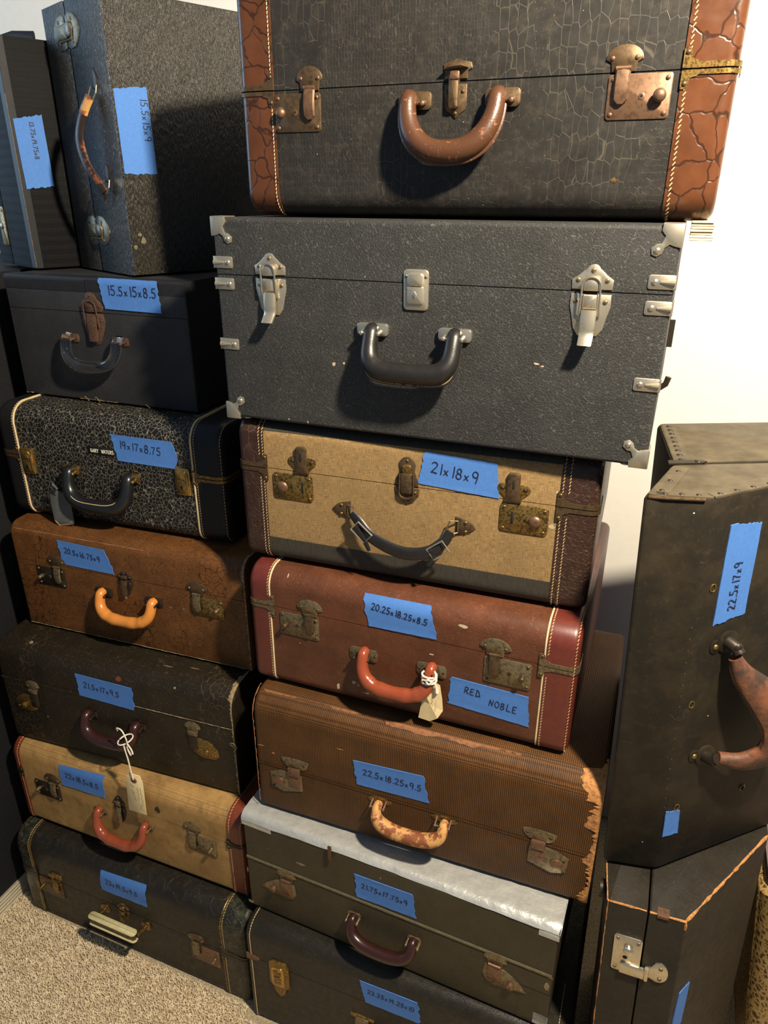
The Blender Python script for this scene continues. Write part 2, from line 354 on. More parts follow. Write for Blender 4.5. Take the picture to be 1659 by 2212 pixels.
# ---- handwriting
def _e(cx, cz, rx, rz, a0, a1, n=12): return arc(cx, cz, rx, rz, a0, a1, n)
GL = {
 '0': [_e(.28, .5, .26, .48, 100, 470)], '1': [[(.2, 1), (.22, .5), (.2, 0)]],
 '2': [_e(.27, .76, .24, .24, 160, -40, 8)+[(.06, .04), (.2, .06), (.55, .02)]],
 '3': [_e(.24, .76, .22, .23, 150, -80, 8)+_e(.25, .26, .26, .26, 80, -150, 8)],
 '4': [[(.1, 1), (.06, .5), (.5, .48)], [(.42, .95), (.4, 0)]],
 '5': [[(.5, .98), (.14, .96), (.1, .58)]+_e(.24, .3, .25, .29, 110, -140, 9)],
 '6': [[(.42, 1), (.18, .66)]+_e(.28, .26, .24, .26, 150, -200, 12)],
 '7': [[(.04, .95), (.52, .97), (.3, .45), (.22, 0)]],
 '8': [_e(.28, .75, .19, .24, 60, 270, 8)+_e(.28, .25, .23, .26, 90, -270, 12)+_e(.28, .75, .19, .24, 270, 420, 6)],
 '9': [_e(.26, .72, .22, .26, 20, 380, 12)+[(.46, .4), (.4, 0)]],
 '.': [[(.08, .0), (.12, .05), (.08, .07)]], 'x': [[(.06, .55), (.44, .06)], [(.42, .58), (.06, .04)]],
 'R': [[(.06, 0), (.1, 1)]+_e(.22, .76, .26, .24, 100, -90, 8)+[(.2, .5), (.56, 0)]],
 'E': [[(.5, .98), (.1, .95), (.08, .5), (.4, .52)], [(.08, .5), (.1, .02), (.52, .04)]],
 'D': [[(.1, 0), (.12, 1), (.36, .8), (.58, .14), (.04, .04)]], 'N': [[(.04, 0), (.1, .95), (.44, .08), (.54, 1)]],
 'O': [_e(.28, .48, .26, .46, 90, 450)], 'B': [[(.08, 0), (.1, 1)]+_e(.2, .77, .24, .22, 90, -90, 7)+_e(.2, .27, .3, .27, 90, -100, 7)],
 'L': [[(.12, 1), (.08, .04), (.52, .02)]], 'G': [_e(.3, .5, .27, .48, 50, 330, 10)+[(.55, .48), (.34, .48)]],
 'A': [[(.02, 0), (.28, 1), (.54, 0)], [(.12, .38), (.44, .38)]], 'Y': [[(.02, 1), (.28, .5), (.54, 1)], [(.28, .5), (.28, 0)]],
 'W': [[(.0, 1), (.14, 0), (.3, .7), (.46, 0), (.6, 1)]], 'T': [[(.02, .98), (.56, .98)], [(.28, .98), (.28, 0)]],
 'S': [_e(.28, .75, .24, .23, 40, 250, 7)+_e(.28, .26, .24, .25, 90, -140, 7)], '$': [_e(.28, .7, .22, .2, 40, 250, 7)+_e(.28, .3, .22, .2, 90, -140, 7), [(.3, 1.1), (.26, -.1)]],
}
ADV = {'1': .42, '.': .3, 'x': .68, ' ': .5}
def strokes(txt, P, D, U, h, lw, jit=.02, adv=1.0):
    """list of polylines (2D) for a line of handwriting starting at P along D"""
    out = []; x = 0
    for ch in txt:
        sc_ = random.uniform(.94, 1.06)
        if ch == 'x': sc_ *= .85
        for st in GL.get(ch, []):
            out.append([(P[0]+D[0]*(x+a*h*sc_)+U[0]*(b*h*sc_), P[1]+D[1]*(x+a*h*sc_)+U[1]*(b*h*sc_)) for a, b in st])
        x += ADV.get(ch, .74)*h*adv
    return out, x
def ink(b, lines, lw, fp, off):
    for L in lines:
        for i in range(len(L)-1):
            a, c = L[i], L[i+1]; dx, dz = c[0]-a[0], c[1]-a[1]; l = math.hypot(dx, dz) or 1
            nx, nz = -dz/l*lw/2, dx/l*lw/2; ex, ez = dx/l*lw*.35, dz/l*lw*.35
            m_ = ((a[0]+c[0])/2, (a[1]+c[1])/2); k = off+.0004*i
            b.add([fp(a[0]-ex+nx, a[1]-ez+nz, k), fp(a[0]-ex-nx, a[1]-ez-nz, k), fp(m_[0]-nx, m_[1]-nz, k), fp(c[0]+ex-nx, c[1]+ez-nz, k), fp(c[0]+ex+nx, c[1]+ez+nz, k), fp(m_[0]+nx, m_[1]+nz, k)], [(0, 1, 2, 5), (5, 2, 3, 4)])

# ---- the front path of a case: t runs up the front, round the top edge and back along the top
class Case:
    def __init__(s, name, label, loc, rz, w, d, h, seam, rt, rb, re, cat='suitcase', ry=0.0):
        h -= .1; loc = (loc[0], loc[1], loc[2]+(.05 if loc[2] > 1 else .0))
        s.w, s.d, s.h, s.s, s.rt, s.rb, s.re = w, d, h, seam, rt, rb, re
        s.root = thing(name, label, cat, loc, rz, ry)
    def fp(s, x, t, off=0.0):
        rt, rb, h = s.rt, s.rb, s.h
        if t > h-rt:
            a = (t-(h-rt))/rt
            if a <= math.pi/2: return (x, rt-(rt+off)*math.cos(a), h-rt+(rt+off)*math.sin(a))
            return (x, rt+(a-math.pi/2)*rt, h+off)
        if t < rb:
            a = (rb-t)/rb
            if a <= math.pi/2: return (x, rb-(rb+off)*math.cos(a), rb-(rb+off)*math.sin(a))
            return (x, rb+(a-math.pi/2)*rb, -off)
        return (x, -off, t)
    def sec(s, which, i, n=7):
        """half outline (y,z), inset by i"""
        g_ = .025
        if which == 'lid':
            r = max(s.rt-i, .01); y0, y1, z1 = i, s.d-i, s.h-i
            return [(y0, s.s+g_), (y0+.0, s.s+g_+.04)] + [(y0+r-r*math.cos(math.radians(90*k/n)), z1-r+r*math.sin(math.radians(90*k/n))) for k in range(n+1)] + \
                   [(y1-r+r*math.sin(math.radians(90*k/n)), z1-r+r*math.cos(math.radians(90*k/n))) for k in range(n+1)] + [(y1, s.s+g_)]
        r = max(s.rb-i, .01); y0, y1, z1 = i, s.d-i, i
        return [(y0, s.s-g_), (y0+.0, s.s-g_-.04)] + [(y0+r-r*math.cos(math.radians(90*k/n)), z1+r-r*math.sin(math.radians(90*k/n))) for k in range(n+1)] + \
               [(y1-r+r*math.sin(math.radians(90*k/n)), z1+r-r*math.cos(math.radians(90*k/n))) for k in range(n+1)] + [(y1, s.s-g_)]
    def shell(s, name, which, xa, xb, mat, off=0.0, ra=None, rb=None):
        ra = s.re if ra is None else ra; rb = s.re if rb is None else rb
        prof = []
        for k in range(6):
            a = math.radians(90*k/5)
            if ra > 0: prof.append((xa+ra-ra*math.cos(a), ra-ra*math.sin(a)))
        if ra <= 0: prof.append((xa, 0))
        pr2 = []
        for k in range(6):
            a = math.radians(90*k/5)
            if rb > 0: pr2.append((xb-rb+rb*math.cos(a), rb-rb*math.sin(a)))
        if rb <= 0: pr2.append((xb, 0))
        mid = [(prof[-1][0]+(pr2[-1][0]-prof[-1][0])*k/6, 0) for k in range(1, 6)] if xb-xa > 5 else []
        prof = prof+mid+pr2[::-1]
        b = B(); b.rings([[(x, y, z) for y, z in s.sec(which, i-off)] for x, i in prof])
        return b.obj(name, mat, s.root, ang=30)
    def body(s, mat, band=0, bandmat=None, off=.05, bandr=None):
        if not band:
            s.shell('lid', 'lid', 0, s.w, mat); s.shell('base', 'base', 0, s.w, mat)
        else:
            bl, br = band if isinstance(band, tuple) else (band, band)
            for wh in ('lid', 'base'):
                s.shell(wh, wh, bl-.1, s.w-br+.1, mat, 0, 0, 0)
                s.shell('end_band', wh, 0, bl, bandmat, off, s.re, 0)
                s.shell('end_band', wh, s.w-br, s.w, bandmat, off, 0, s.re)
        # dark gasket inside the seam
        b = B(); q = .06+s.re*.2
        b.box(q, s.w-q, .05, s.d-.05, s.s-.03, s.s+.03, .01); b.obj('seam_gasket', 'hole', s.root)
    def strip(s, name, x0, x1, t0, t1, mat, off=.025, nx=1, nt=14, jag=0, parent=None):
        b = B(); n1 = nt
        rows = []
        for j in range(n1+1):
            t = t0+(t1-t0)*j/n1
            rows.append([s.fp(x0+(x1-x0)*i/nx+((random.uniform(-jag, jag)) if i in (0, nx) else 0), t, off) for i in range(nx+1)])
        v = [p for r in rows for p in r]; m_ = nx+1
        f = [(j*m_+i, j*m_+i+1, (j+1)*m_+i+1, (j+1)*m_+i) for j in range(n1) for i in range(nx)]
        b.add(v, f)
        return b.obj(name, mat, parent or s.root)
    def path(s, x, t0, t1, off, step=.1):
        n_ = max(2, int(abs(t1-t0)/step)); return [s.fp(x, t0+(t1-t0)*i/n_, off) for i in range(n_+1)]
    def piping(s, x, r=.06, mat='thread_white', off=.05):
        b = B(); b.tube(s.path(x, -s.rb*.5, s.h+s.rt*.57+4.0, off, .25), r, 8); return b.obj('piping', mat, s.root)
    def stitch(s, x, off=.06, pitch=.17, mat='thread', t0=None, t1=None, skip=None, tilt=.03, r=.022):
        b = B(); t = (-s.rb*.4 if t0 is None else t0); T1 = (s.h+s.rt*.57+3.0 if t1 is None else t1)
        while t < T1:
            if not (skip and skip[0] < t < skip[1]):
                p = s.fp(x-tilt, t, off); q = s.fp(x+tilt, t+pitch*.68, off); mdl = s.fp(x, t+pitch*.34, off+.02)
                b.tube([p, mdl, q], r, 5)
            t += pitch
        o = b.obj('stitching', mat, s.root); o['kind'] = 'stuff'; return o
    def tape(s, quad, texts, label, extra=None, fp=None, torn=(True, True), parent=None, lw=.055, vert=False):
        tape_patch(s.root, quad, texts, label, fp or s.fp, torn, lw, extra, vert)

def tape_patch(root, quad, texts, label, fp, torn=(True, True), lw=.055, extra=None, vert=False, off=.03):
    TL, TR, BR, BL = quad
    nx, nz = 16, 10
    def bl(u, v):
        a = (TL[0]+(TR[0]-TL[0])*u, TL[1]+(TR[1]-TL[1])*u); c = (BL[0]+(BR[0]-BL[0])*u, BL[1]+(BR[1]-BL[1])*u)
        return (c[0]+(a[0]-c[0])*v, c[1]+(a[1]-c[1])*v)
    W_ = math.hypot(TR[0]-TL[0], TR[1]-TL[1]); H_ = math.hypot(TL[0]-BL[0], TL[1]-BL[1])
    jl = [random.uniform(-.07, .07) for _ in range(nz+1)]; jr = [random.uniform(-.07, .07) for _ in range(nz+1)]
    jt = [random.uniform(-.05, .05) for _ in range(nx+1)]; jb = [random.uniform(-.05, .05) for _ in range(nx+1)]
    b = B(); v = []; top = []
    for j in range(nz+1):
        for i in range(nx+1):
            u, vv = i/nx, j/nz
            if vert:
                vv2 = vv+(jt[i]/H_*vv**4 if torn[1] else 0)+(jb[i]/H_*(1-vv)**4 if torn[0] else 0); u2 = u
            else:
                ex = extra(vv) if extra else 0
                u2 = u+(jl[j]/W_*(1-u)**4 if torn[0] else 0)+((jr[j]+ex)/W_*u**4 if torn[1] else 0); vv2 = vv
            p = bl(u2, vv2); lift = random.uniform(0, .012)+(random.uniform(.0, .05) if i in (0, nx) or j in (0, nz) else 0)*.5
            v.append(fp(p[0], p[1], off+lift))
            top.append(p)
    m_ = nx+1
    f = [(j*m_+i, j*m_+i+1, (j+1)*m_+i+1, (j+1)*m_+i) for j in range(nz) for i in range(nx)]
    b.add(v, f)
    rim = [i for i in range(m_)]+[j*m_+nx for j in range(1, nz+1)]+[nz*m_+i for i in range(nx-1, -1, -1)]+[j*m_ for j in range(nz-1, 0, -1)]
    k = len(b.v); b.v += [tuple(fp(top[i][0], top[i][1], 0.0)) for i in rim]; n_ = len(rim)
    b.f += [(rim[i], rim[(i+1) % n_], k+(i+1) % n_, k+i) for i in range(n_)]
    o = b.obj('masking_tape', 'tape_blue', root); o['label'] = label
    if texts:
        ib = B()
        for (txt, u, vv, h_, ang) in texts:
            P = bl(u, vv)
            if vert:   # runs along the length of a tape set upright
                sgn = -1 if vert == 'down' else 1
                D = (0, sgn); U = (sgn*-1, 0)
            else:
                q1, q0 = bl(.9, vv), bl(.1, vv); a = math.atan2(q1[1]-q0[1], q1[0]-q0[0])+math.radians(ang)
                D = (math.cos(a), math.sin(a)); U = (-math.sin(a), math.cos(a))
            ls, _x = strokes(txt, P, D, U, h_, lw)
            ink(ib, ls, lw, fp, off+.03)
        ib.obj('handwriting', 'ink', o, smooth=False)
    return o

# ---- hardware
def fan(cx, z0, w_, h_, neck):
    return [(cx-neck/2, z0)]+[(cx+neck/2, z0), (cx+neck/2+.05, z0+h_*.35)]+arc(cx, z0+h_*.45, w_/2, h_*.55, 0, 180, 12)+[(cx-neck/2-.05, z0+h_*.35)]
def hasp_lock(c, cx, cz, m, mp='bronze', mt='bronze', mk='copper', w_=2.6, h_=1.7, fw=1.6, fh=1.15, tongue=1.25, knob='ball', X=None, gap=.08, tw=.62, round_=False):
    root = c.root if isinstance(c, Case) else c
    x0, x1, z0, z1 = cx-w_/2, cx+w_/2, cz-h_/2, cz+h_/2
    b = B(X); b.plate(rrect(x0, x1, z0, z1, .14), .07, .025); p = b.obj('lock_plate', mp, root)
    for sx in (-1, 1):
        for sz in (-1, 1): rivet(p, cx+sx*(w_/2-.2), cz+sz*(h_/2-.2), .1, .07, mk, X=X)
    kx = cx-m*w_*.33
    b = B(X)
    if knob == 'ball': b.tube([(kx, -.05, cz), (kx, -.3, cz)], .12, 10); b.dome(kx, cz, .27, .2, .28, 14); b.rings([[(kx+.27*math.cos(a), -.28, cz+.27*math.sin(a)) for a in [2*math.pi*k/14 for k in range(14)]], [(kx+.2*math.cos(a), -.2, cz+.2*math.sin(a)) for a in [2*math.pi*k/14 for k in range(14)]]])
    else: b.tube([(kx, -.05, cz), (kx, -.42, cz)], .16, 12); b.dome(kx, cz, .16, .08, .42, 12)
    b.obj('knob', mk, p)
    b = B(X); b.plate(arc(cx-m*w_*.05, cz, .14, .14, 0, 330, 10), .02, .008, .07); e = b.obj('key_escutcheon', mk, p)
    b = B(X); b.plate(arc(cx-m*w_*.05, cz+.03, .06, .06, 0, 330, 8), .012, .003, .09); b.obj('keyhole', 'hole', p)
    hx = cx+m*w_*.28
    b = B(X); b.plate(fan(hx, z1+gap, fw, fh, tw+.35), .09, .04); hp = b.obj('hasp', mt, root)
    for sx in (-1, 1): rivet(hp, hx+sx*fw*.33, z1+gap+fh*.5, .1, .09, mk, X=X)
    b = B(X); b.tube([(hx-tw*.5, -.14, z1+gap+.12), (hx+tw*.5, -.14, z1+gap+.12)], .1, 8); b.obj('hinge_barrel', mk, hp)
    zt = z1+gap+.1; b = B(X); n_ = 8; rs = []
    for k in range(n_+1):
        t = k/n_; z = zt-tongue*t; y = -.15-.12*math.sin(t*math.pi*.9); hw = tw/2*(1 if t < .85 else math.sqrt(max(0, 1-((t-.85)/.15)**2))*.6+.4)
        rs.append([(hx-hw, y+.04, z), (hx-hw*.8, y-.04, z), (hx, y-.07, z), (hx+hw*.8, y-.04, z), (hx+hw, y+.04, z), (hx, y+.05, z)])
    b.rings(rs); b.obj('hasp_tongue', mk, hp)
    return p
def draw_latch(c, x, zs, w_, up, dn, mt='bronze', lever='bronze', X=None, rivs=True, bail=True, zshift=0):
    """two-part draw latch across the seam at zs"""
    root = c.root if isinstance(c, Case) else c
    b = B(X); b.plate([(x-w_*.42, zs+.06), (x+w_*.42, zs+.06), (x+w_*.5, zs+up*.3), (x+w_*.36, zs+up*.55)]+arc(x, zs+up*.62, w_*.26, up*.38, 10, 170, 8)+[(x-w_*.36, zs+up*.55), (x-w_*.5, zs+up*.3)], .07, .025); kp = b.obj('latch_keeper', mt, root)
    b = B(X); b.plate([(x+w_*.42, zs-.05), (x-w_*.42, zs-.05), (x-w_*.5, zs-dn*.25), (x-w_*.36, zs-dn*.6)]+arc(x, zs-dn*.72, w_*.26, dn*.28, 190, 350, 8)+[(x+w_*.36, zs-dn*.6), (x+w_*.5, zs-dn*.25)], .07, .025); lp = b.obj('latch_plate', mt, root)
    if rivs:
        for sx in (-1, 1):
            rivet(kp, x+sx*w_*.34, zs+up*.3, .08, .07, lever, X=X); rivet(lp, x+sx*w_*.34, zs-dn*.25, .08, .07, lever, X=X)
        rivet(kp, x, zs+up*.82, .08, .07, lever, X=X)
    hw = w_*.2
    b = B(X); b.plate([(x-hw, zs+.05), (x+hw, zs+.05)]+arc(x, zs+up*.35, hw, up*.22, 0, 180, 6), .2, .05, .03); b.obj('latch_hook', lever, kp)
    b = B(X)
    if bail:
        r_ = .045; pth = [(x+w_*.27, -.2, zs-dn*.42), (x+w_*.26, -.26, zs+up*.2)]+[(px, -.28, pz) for px, pz in arc(x, zs+up*.36, w_*.25, up*.24, 0, 180, 8)]+[(x-w_*.26, -.26, zs+up*.2), (x-w_*.27, -.2, zs-dn*.42)]
        b.tube(pth, r_, 6); b.obj('latch_bail', lever, lp)
    b = B(X); rs = []
    for k in range(9):
        t = k/8; z = zs-.08-dn*.82*t; y = -.16-.14*math.sin(t*math.pi)-.16*max(0, t-.7)/.3
        hw2 = hw*(1.05-.2*t)
        rs.append([(x-hw2, y+.08, z), (x-hw2, y-.02, z), (x-hw2*.6, y-.07, z), (x+hw2*.6, y-.07, z), (x+hw2, y-.02, z), (x+hw2, y+.08, z)])
    b.rings(rs); b.obj('latch_lever', lever, lp)
    return lp
def handle_pts(xc, a, zt, zb, n, ye, yb, N=28, tilt=0.0):
    P = []
    for i in range(N+1):
        t = math.pi*i/N; c_, s_ = math.cos(t), math.sin(t)
        x = xc-a*math.copysign(abs(c_)**(2/n), c_); s2_ = abs(s_)**(2/n)
        P.append((x, -(ye+(yb-ye)*s2_), zt-(zt-zb)*s2_+tilt*(x-xc)))
    return P
def curl(P, ye):
    """bend both ends of a handle back towards the case"""
    a, b_ = P[0], P[-1]
    f_ = lambda p: [(p[0], -ye*.25, p[2]+.10), (p[0], -ye*.6, p[2]+.14), (p[0], -ye*.9, p[2]+.08)]
    return f_(a)+P+f_(b_)[::-1]
def handle(c, xc, a, zt, zb, r, mat, n=2.6, ye=.42, yb=1.0, taper=.72, bumps=False, sy=1.0, X=None, tilt=0.0):
    root = c.root if isinstance(c, Case) else c
    P = curl(handle_pts(xc, a, zt, zb, n, ye, yb, 40, tilt), ye)
    def rad(t):
        q = math.sin(math.pi*min(max(t, 0), 1)); base = r*(taper+(1-taper)*min(1, q*1.3))
        if bumps and .28 < t < .72: base *= 1+.05*math.sin((t-.28)/.44*math.pi*7)
        return (base*sy, base)
    b = B(X); b.tube(P, rad, 14); return b.obj('handle', mat, root)
def mount(c, x, z, w_, h_, mat, pin='bronze', style='bail', X=None, gap=.75):
    root = c.root if isinstance(c, Case) else c
    b = B(X); b.plate(rrect(x-w_/2, x+w_/2, z-h_/2, z+h_/2, min(w_, h_)*.28), .08 if style != 'block' else .22, .03); p = b.obj('handle_mount', mat, root)
    if style == 'bail':
        for sx in (-1, 1):
            b = B(X); b.tube([(x+sx*gap/2, 0, z-.02), (x+sx*gap/2, -.3, z-.02), (x+sx*gap/2, -.55, z-.06)], .09, 8); b.dome(x+sx*gap/2, z-.06, .1, .06, .55); b.obj('ear', pin, p)
        b = B(X); b.tube([(x-gap/2, -.42, z-.05), (x+gap/2, -.42, z-.05)], .07, 8); b.obj('pin', pin, p)
        for sx in (-1, 1): rivet(p, x+sx*w_*.4, z, .07, .08, pin, X=X)
    else:
        b = B(X); b.tube([(x-gap/2-.1, -.42, z-.12), (x+gap/2+.1, -.42, z-.12)], .1, 10); b.dome(x-gap/2-.1, z-.12, .01, .01, .4); b.obj('pin', pin, p)
        for sx in (-1, 1):
            b = B(X); b.tube([(x+sx*(gap/2+.08), -.1, z-.08), (x+sx*(gap/2+.08), -.42, z-.12), (x+sx*(gap/2+.08), -.6, z-.14)], .12, 10); b.dome(x+sx*(gap/2+.08), z-.14, .13, .09, .58); b.obj('ear', pin, p)
    return p
def seam_strap(c, left, x1, z, h_up=.5, h_dn=.5, mat='bronze', riv=None, off=.09, ear=.3):
    """pair of thin metal straps, bent round the rounded end of the case at the seam"""
    sgn = -1 if left else 1; X0 = 0 if left else c.w; R_ = max(c.re, .05)
    def wrap(s_, o):
        """s_ = distance outwards from x1 along the front, round the corner and back along the end"""
        x = x1+sgn*s_; dx = abs(x-X0) if (x-X0)*sgn < 0 else -abs(x-X0)      # distance left to the end plane
        if dx >= R_: return (x, -o)
        a = (R_-dx)/R_
        if a <= math.pi/2: return (X0-sgn*(R_-(R_+o)*math.sin(a)), R_-(R_+o)*math.cos(a))
        return (X0+sgn*o, R_+(a-math.pi/2)*R_)
    L_ = abs(X0-x1)+R_*.57+1.2
    for sg, hh in ((1, h_up), (-1, h_dn)):
        zb_ = z+sg*.03; S = [(0, hh+ear), (.05, hh+ear+.03), (.22, hh+ear+.02), (.28, hh+ear-.05), (.34, hh*.85), (.45, hh*.72), (.58, hh*.68), (.64, hh*.5)]
        s_ = .75
        while s_ < L_: S.append((s_, hh*.5)); s_ += .09
        rs = []
        for s_, q in S:
            o0, o1 = wrap(s_, off-.05), wrap(s_, off)
            rs.append([(o0[0], o0[1], zb_), (o1[0], o1[1], zb_), (o1[0], o1[1], zb_+sg*q), (o0[0], o0[1], zb_+sg*q)])
        b = B(); b.rings(rs); p = b.obj('seam_strap', mat, c.root)
        rivet(p, x1+sgn*.15, zb_+sg*(hh+ear-.16), .1, off, riv or mat)
def jag_patch(c, name, fpl, mat, off=.03):
    """irregular worn patch: fpl = list of (outer (x,t), inner (x,t)) pairs along an edge"""
    b = B(); v = []
    for a, q in fpl:
        m_ = ((a[0]+q[0])/2, (a[1]+q[1])/2)
        v += [c.fp(a[0], a[1], off), c.fp(m_[0], m_[1], off+random.uniform(0, .04)), c.fp(q[0], q[1], .006)]
    n_ = len(fpl); f = []
    for i in range(n_-1):
        for k in range(2): f.append((3*i+k, 3*i+k+1, 3*i+4+k, 3*i+3+k))
    b.add(v, f); return b.obj(name, mat, c.root, ang=20)
def chips(c, pts, mat='chips'):
    for (x, t, rx, rz) in pts:
        b = B(); n_ = 9; ring = [(x+rx*math.cos(a)*random.uniform(.6, 1.2), t+rz*math.sin(a)*random.uniform(.6, 1.2)) for a in [2*math.pi*k/n_ for k in range(n_)]]
        b.add([c.fp(p[0], p[1], .012) for p in ring]+[c.fp(x, t, .016)], [(k, (k+1) % n_, n_) for k in range(n_)]); b.obj('scuff_mark', mat, c.root)

# ================================================================ the room
def struct(o): o['kind'] = 'structure'; return o
b = B(); b.box(-70, 110, -110, 27.2, -1.0, 0, .01); struct(b.obj('floor', 'carpet', None, False))
b = B(); b.box(-70, 110, 26.8, 28.5, 0.0, 100, .01); struct(b.obj('wall_back', 'wall', None, False))
b = B(); b.box(24.5, 110, 26.3, 26.78, 0.0, 4.0, .06); struct(b.obj('baseboard_back', 'wall', None, False))
# carpet pile: leaning yarn tips over the open floor in view
b = B(); v = []; f = []
for k in range(125000):
    if k < 52000:
        x = random.uniform(-28, 3.5); y = random.uniform(-19, -1.6); big = 1.0
        if y < -17+(x+24)*.25-4: continue
    else:
        x = random.uniform(-25, 50); y = random.uniform(-34, -3.9); big = 1.7
        if x < 3.5 and y > -17+(x+24)*.25-4: continue
    if y > -3.12-(x+23.1)*.012 and x > -23.4: continue
    if x < -25.0 or (y > -4.3 and x > -.2): continue
    a = random.uniform(0, 6.283); r = random.uniform(.025, .055)*big; h = random.uniform(.22, .42); lx = random.gauss(.02, .09); ly = random.gauss(-.02, .09); i = len(v)
    for q in range(3): v.append((x+r*math.cos(a+q*2.094), y+r*math.sin(a+q*2.094), -.02))
    for q in range(3): v.append((x+lx*.5+r*1.3*math.cos(a+q*2.094), y+ly*.5+r*1.3*math.sin(a+q*2.094), h*.6))
    v.append((x+lx, y+ly, h))
    for q in range(3): f.append((i+q, i+(q+1) % 3, i+3+(q+1) % 3, i+3+q)); f.append((i+3+q, i+3+(q+1) % 3, i+6))
me = bpy.data.meshes.new('carpet_pile'); me.from_pydata([(p*I, q*I, r*I) for p, q, r in v], [], f); me.shade_smooth(); me.materials.append(M['yarn'])
o = newobj('carpet_pile', me); o['kind'] = 'stuff'; o['label'] = 'short beige carpet pile on the floor before the suitcases'; o['category'] = 'carpet'

# black cabinet at the left edge, standing on a ribbed strip
t = thing('cabinet', 'tall black cabinet with ribbed pale plinth strip left of the stacks', 'cabinet', (-32, 6, 0))
b = B(); b.box(-8, 7.05, -15, 18, 1.95, 53.6, .08); b.obj('side_panel', 'cabinet', t)
b = B(); out = [(7.0, 0.02), (7.18, .02)]
for k in range(5): z = .12+k*.36; out += [(7.2, z), (7.24, z+.08), (7.24, z+.2), (7.17, z+.26)]
out += [(7.2, 1.95), (7.0, 1.95)]
b.rings([[(x, -15, z) for x, z in out], [(x, 18, z) for x, z in out]]); b.obj('plinth_strip', 'alu', t, False)
b = B(); b.tube([(7.1, -11.6, .35), (7.55, -11.6, .35)], .36, 14); b.obj('rubber_foot', 'black_plastic', t)

# ================================================================ centre stack
Z = {}
# ---- C1 charcoal case on the floor
c = Case('suitcase', 'charcoal grained suitcase on the carpet, lowest of the centre stack', (.34, -3.68, 0), .6, 23.4, 19.2, 10.38, 7.07, 1.1, .5, .35)
c.body('charcoal_grain')
c.stitch(.42, .01, .2, skip=(6.75, 7.4), r=.035, tilt=0); c.stitch(22.5, .01, .2, skip=(6.75, 7.4), r=.03, tilt=0, mat='thread')
b = B(); b.plate([(0, 6.75), (.75, 6.85), (1.1, 7.0), (1.1, 7.14), (.75, 7.3), (0, 7.4)], .05, .02); b.obj('seam_strap', 'copper', c.root)
# left brass latch
b = B(); b.plate(rrect(1.93, 3.55, 4.9, 7.75, .45), .14, .06); p = b.obj('brass_latch', 'brass', c.root)
b = B(); b.plate(rrect(2.15, 3.2, 5.1, 7.2, .35), .1, .05, .14); b.obj('latch_lever', 'brassbright', p)
b = B(); b.plate(rrect(2.36, 2.98, 6.45, 7.0, .12), .12, .04, .22); b.obj('latch_button', 'brass', p)
b = B(); b.plate(rrect(2.36, 2.98, 5.5, 6.3, .1), .03, .01, .24); b.obj('lock_face', 'brass', p)
b = B(); b.plate([(2.2, 5.0), (2.35, 4.3), (2.75, 3.85), (3.15, 4.3), (3.25, 5.0)], .12, .05); b.obj('latch_tail', 'brass', p)
# centre clasp
b = B(); b.plate([(8.42, 5.05), (9.3, 4.95), (10.2, 5.02), (10.25, 5.3), (9.35, 5.42), (8.45, 5.42)], .08, .03); p = b.obj('centre_clasp', 'brass', c.root)
b = B(); b.plate(rrect(8.85, 9.85, 4.1, 5.2, .12), .16, .04, .05); b.obj('clasp_lever', 'tin', p)
c.tape([(9.2, 9.21), (13.45, 9.21), (13.62, 7.10), (9.6, 7.10)], [('23.25x19.25x10', .09, .52, .40, -1)], 'blue tape marked 23.25x19.25x10')
handle(c, 11.9, 2.2, 4.3, 2.2, .42, 'maroon_plastic', 3)

# ---- C2 olive case with silver tape
c = Case('suitcase', 'olive green suitcase with silver duct tape along its top edge', (0, -2.07, 10.41), -1.92, 22.1, 17.6, 9.15, 4.78, .55, .15, .22)
c.body('olive')
# raised ridge along the seam
b = B(); b.tube([(.1, -.01, 5.0), (22.0, -.01, 5.0)], (lambda t: (.05, .16)), 8); b.obj('seam_ridge', 'olive_worn', c.root)
# silver tape: uneven lower edge, wraps over the top
b = B(); nx = 44; rows = []
for j in range(11):
    r_ = []
    for i in range(nx+1):
        x = -.06+22.22*i/nx; lo = 8.5+.25*min(1, x/9)+.015*math.sin(i*.9); t_ = lo+(11.2-lo)*j/10
        r_.append(c.fp(x, t_, .035+random.uniform(0, .05)+(.04+.05*math.sin(i*2.1)*math.sin(j) if i > 34 else .0)))
    rows.append(r_)
b.add([p for r_ in rows for p in r_], [(j*(nx+1)+i, j*(nx+1)+i+1, (j+1)*(nx+1)+i+1, (j+1)*(nx+1)+i) for j in range(10) for i in range(nx)])
o = b.obj('duct_tape', 'silver_tape', c.root); o['label'] = 'strip of wrinkled silver duct tape'
b = B(); b.add([(22.13, -.05, 8.2), (22.13, -.05, 9.2), (22.13, 2.0, 9.2), (22.13, 2.0, 8.3)], [(0, 1, 2, 3)]); b.obj('duct_tape', 'silver_tape', c.root)
c.strip('duct_tape', -.05, 2.35, 8.1, 8.75, 'silver_tape', .025, 3); c.strip('duct_tape', 20.9, 22.12, 8.25, 8.9, 'silver_tape', .028, 3)
c.strip('duct_tape', 21.2, 22.12, .02, 1.15, 'silver_tape', .02)
c.strip('patch', 20.2, 22.1, .05, 3.2, 'olive', .02)
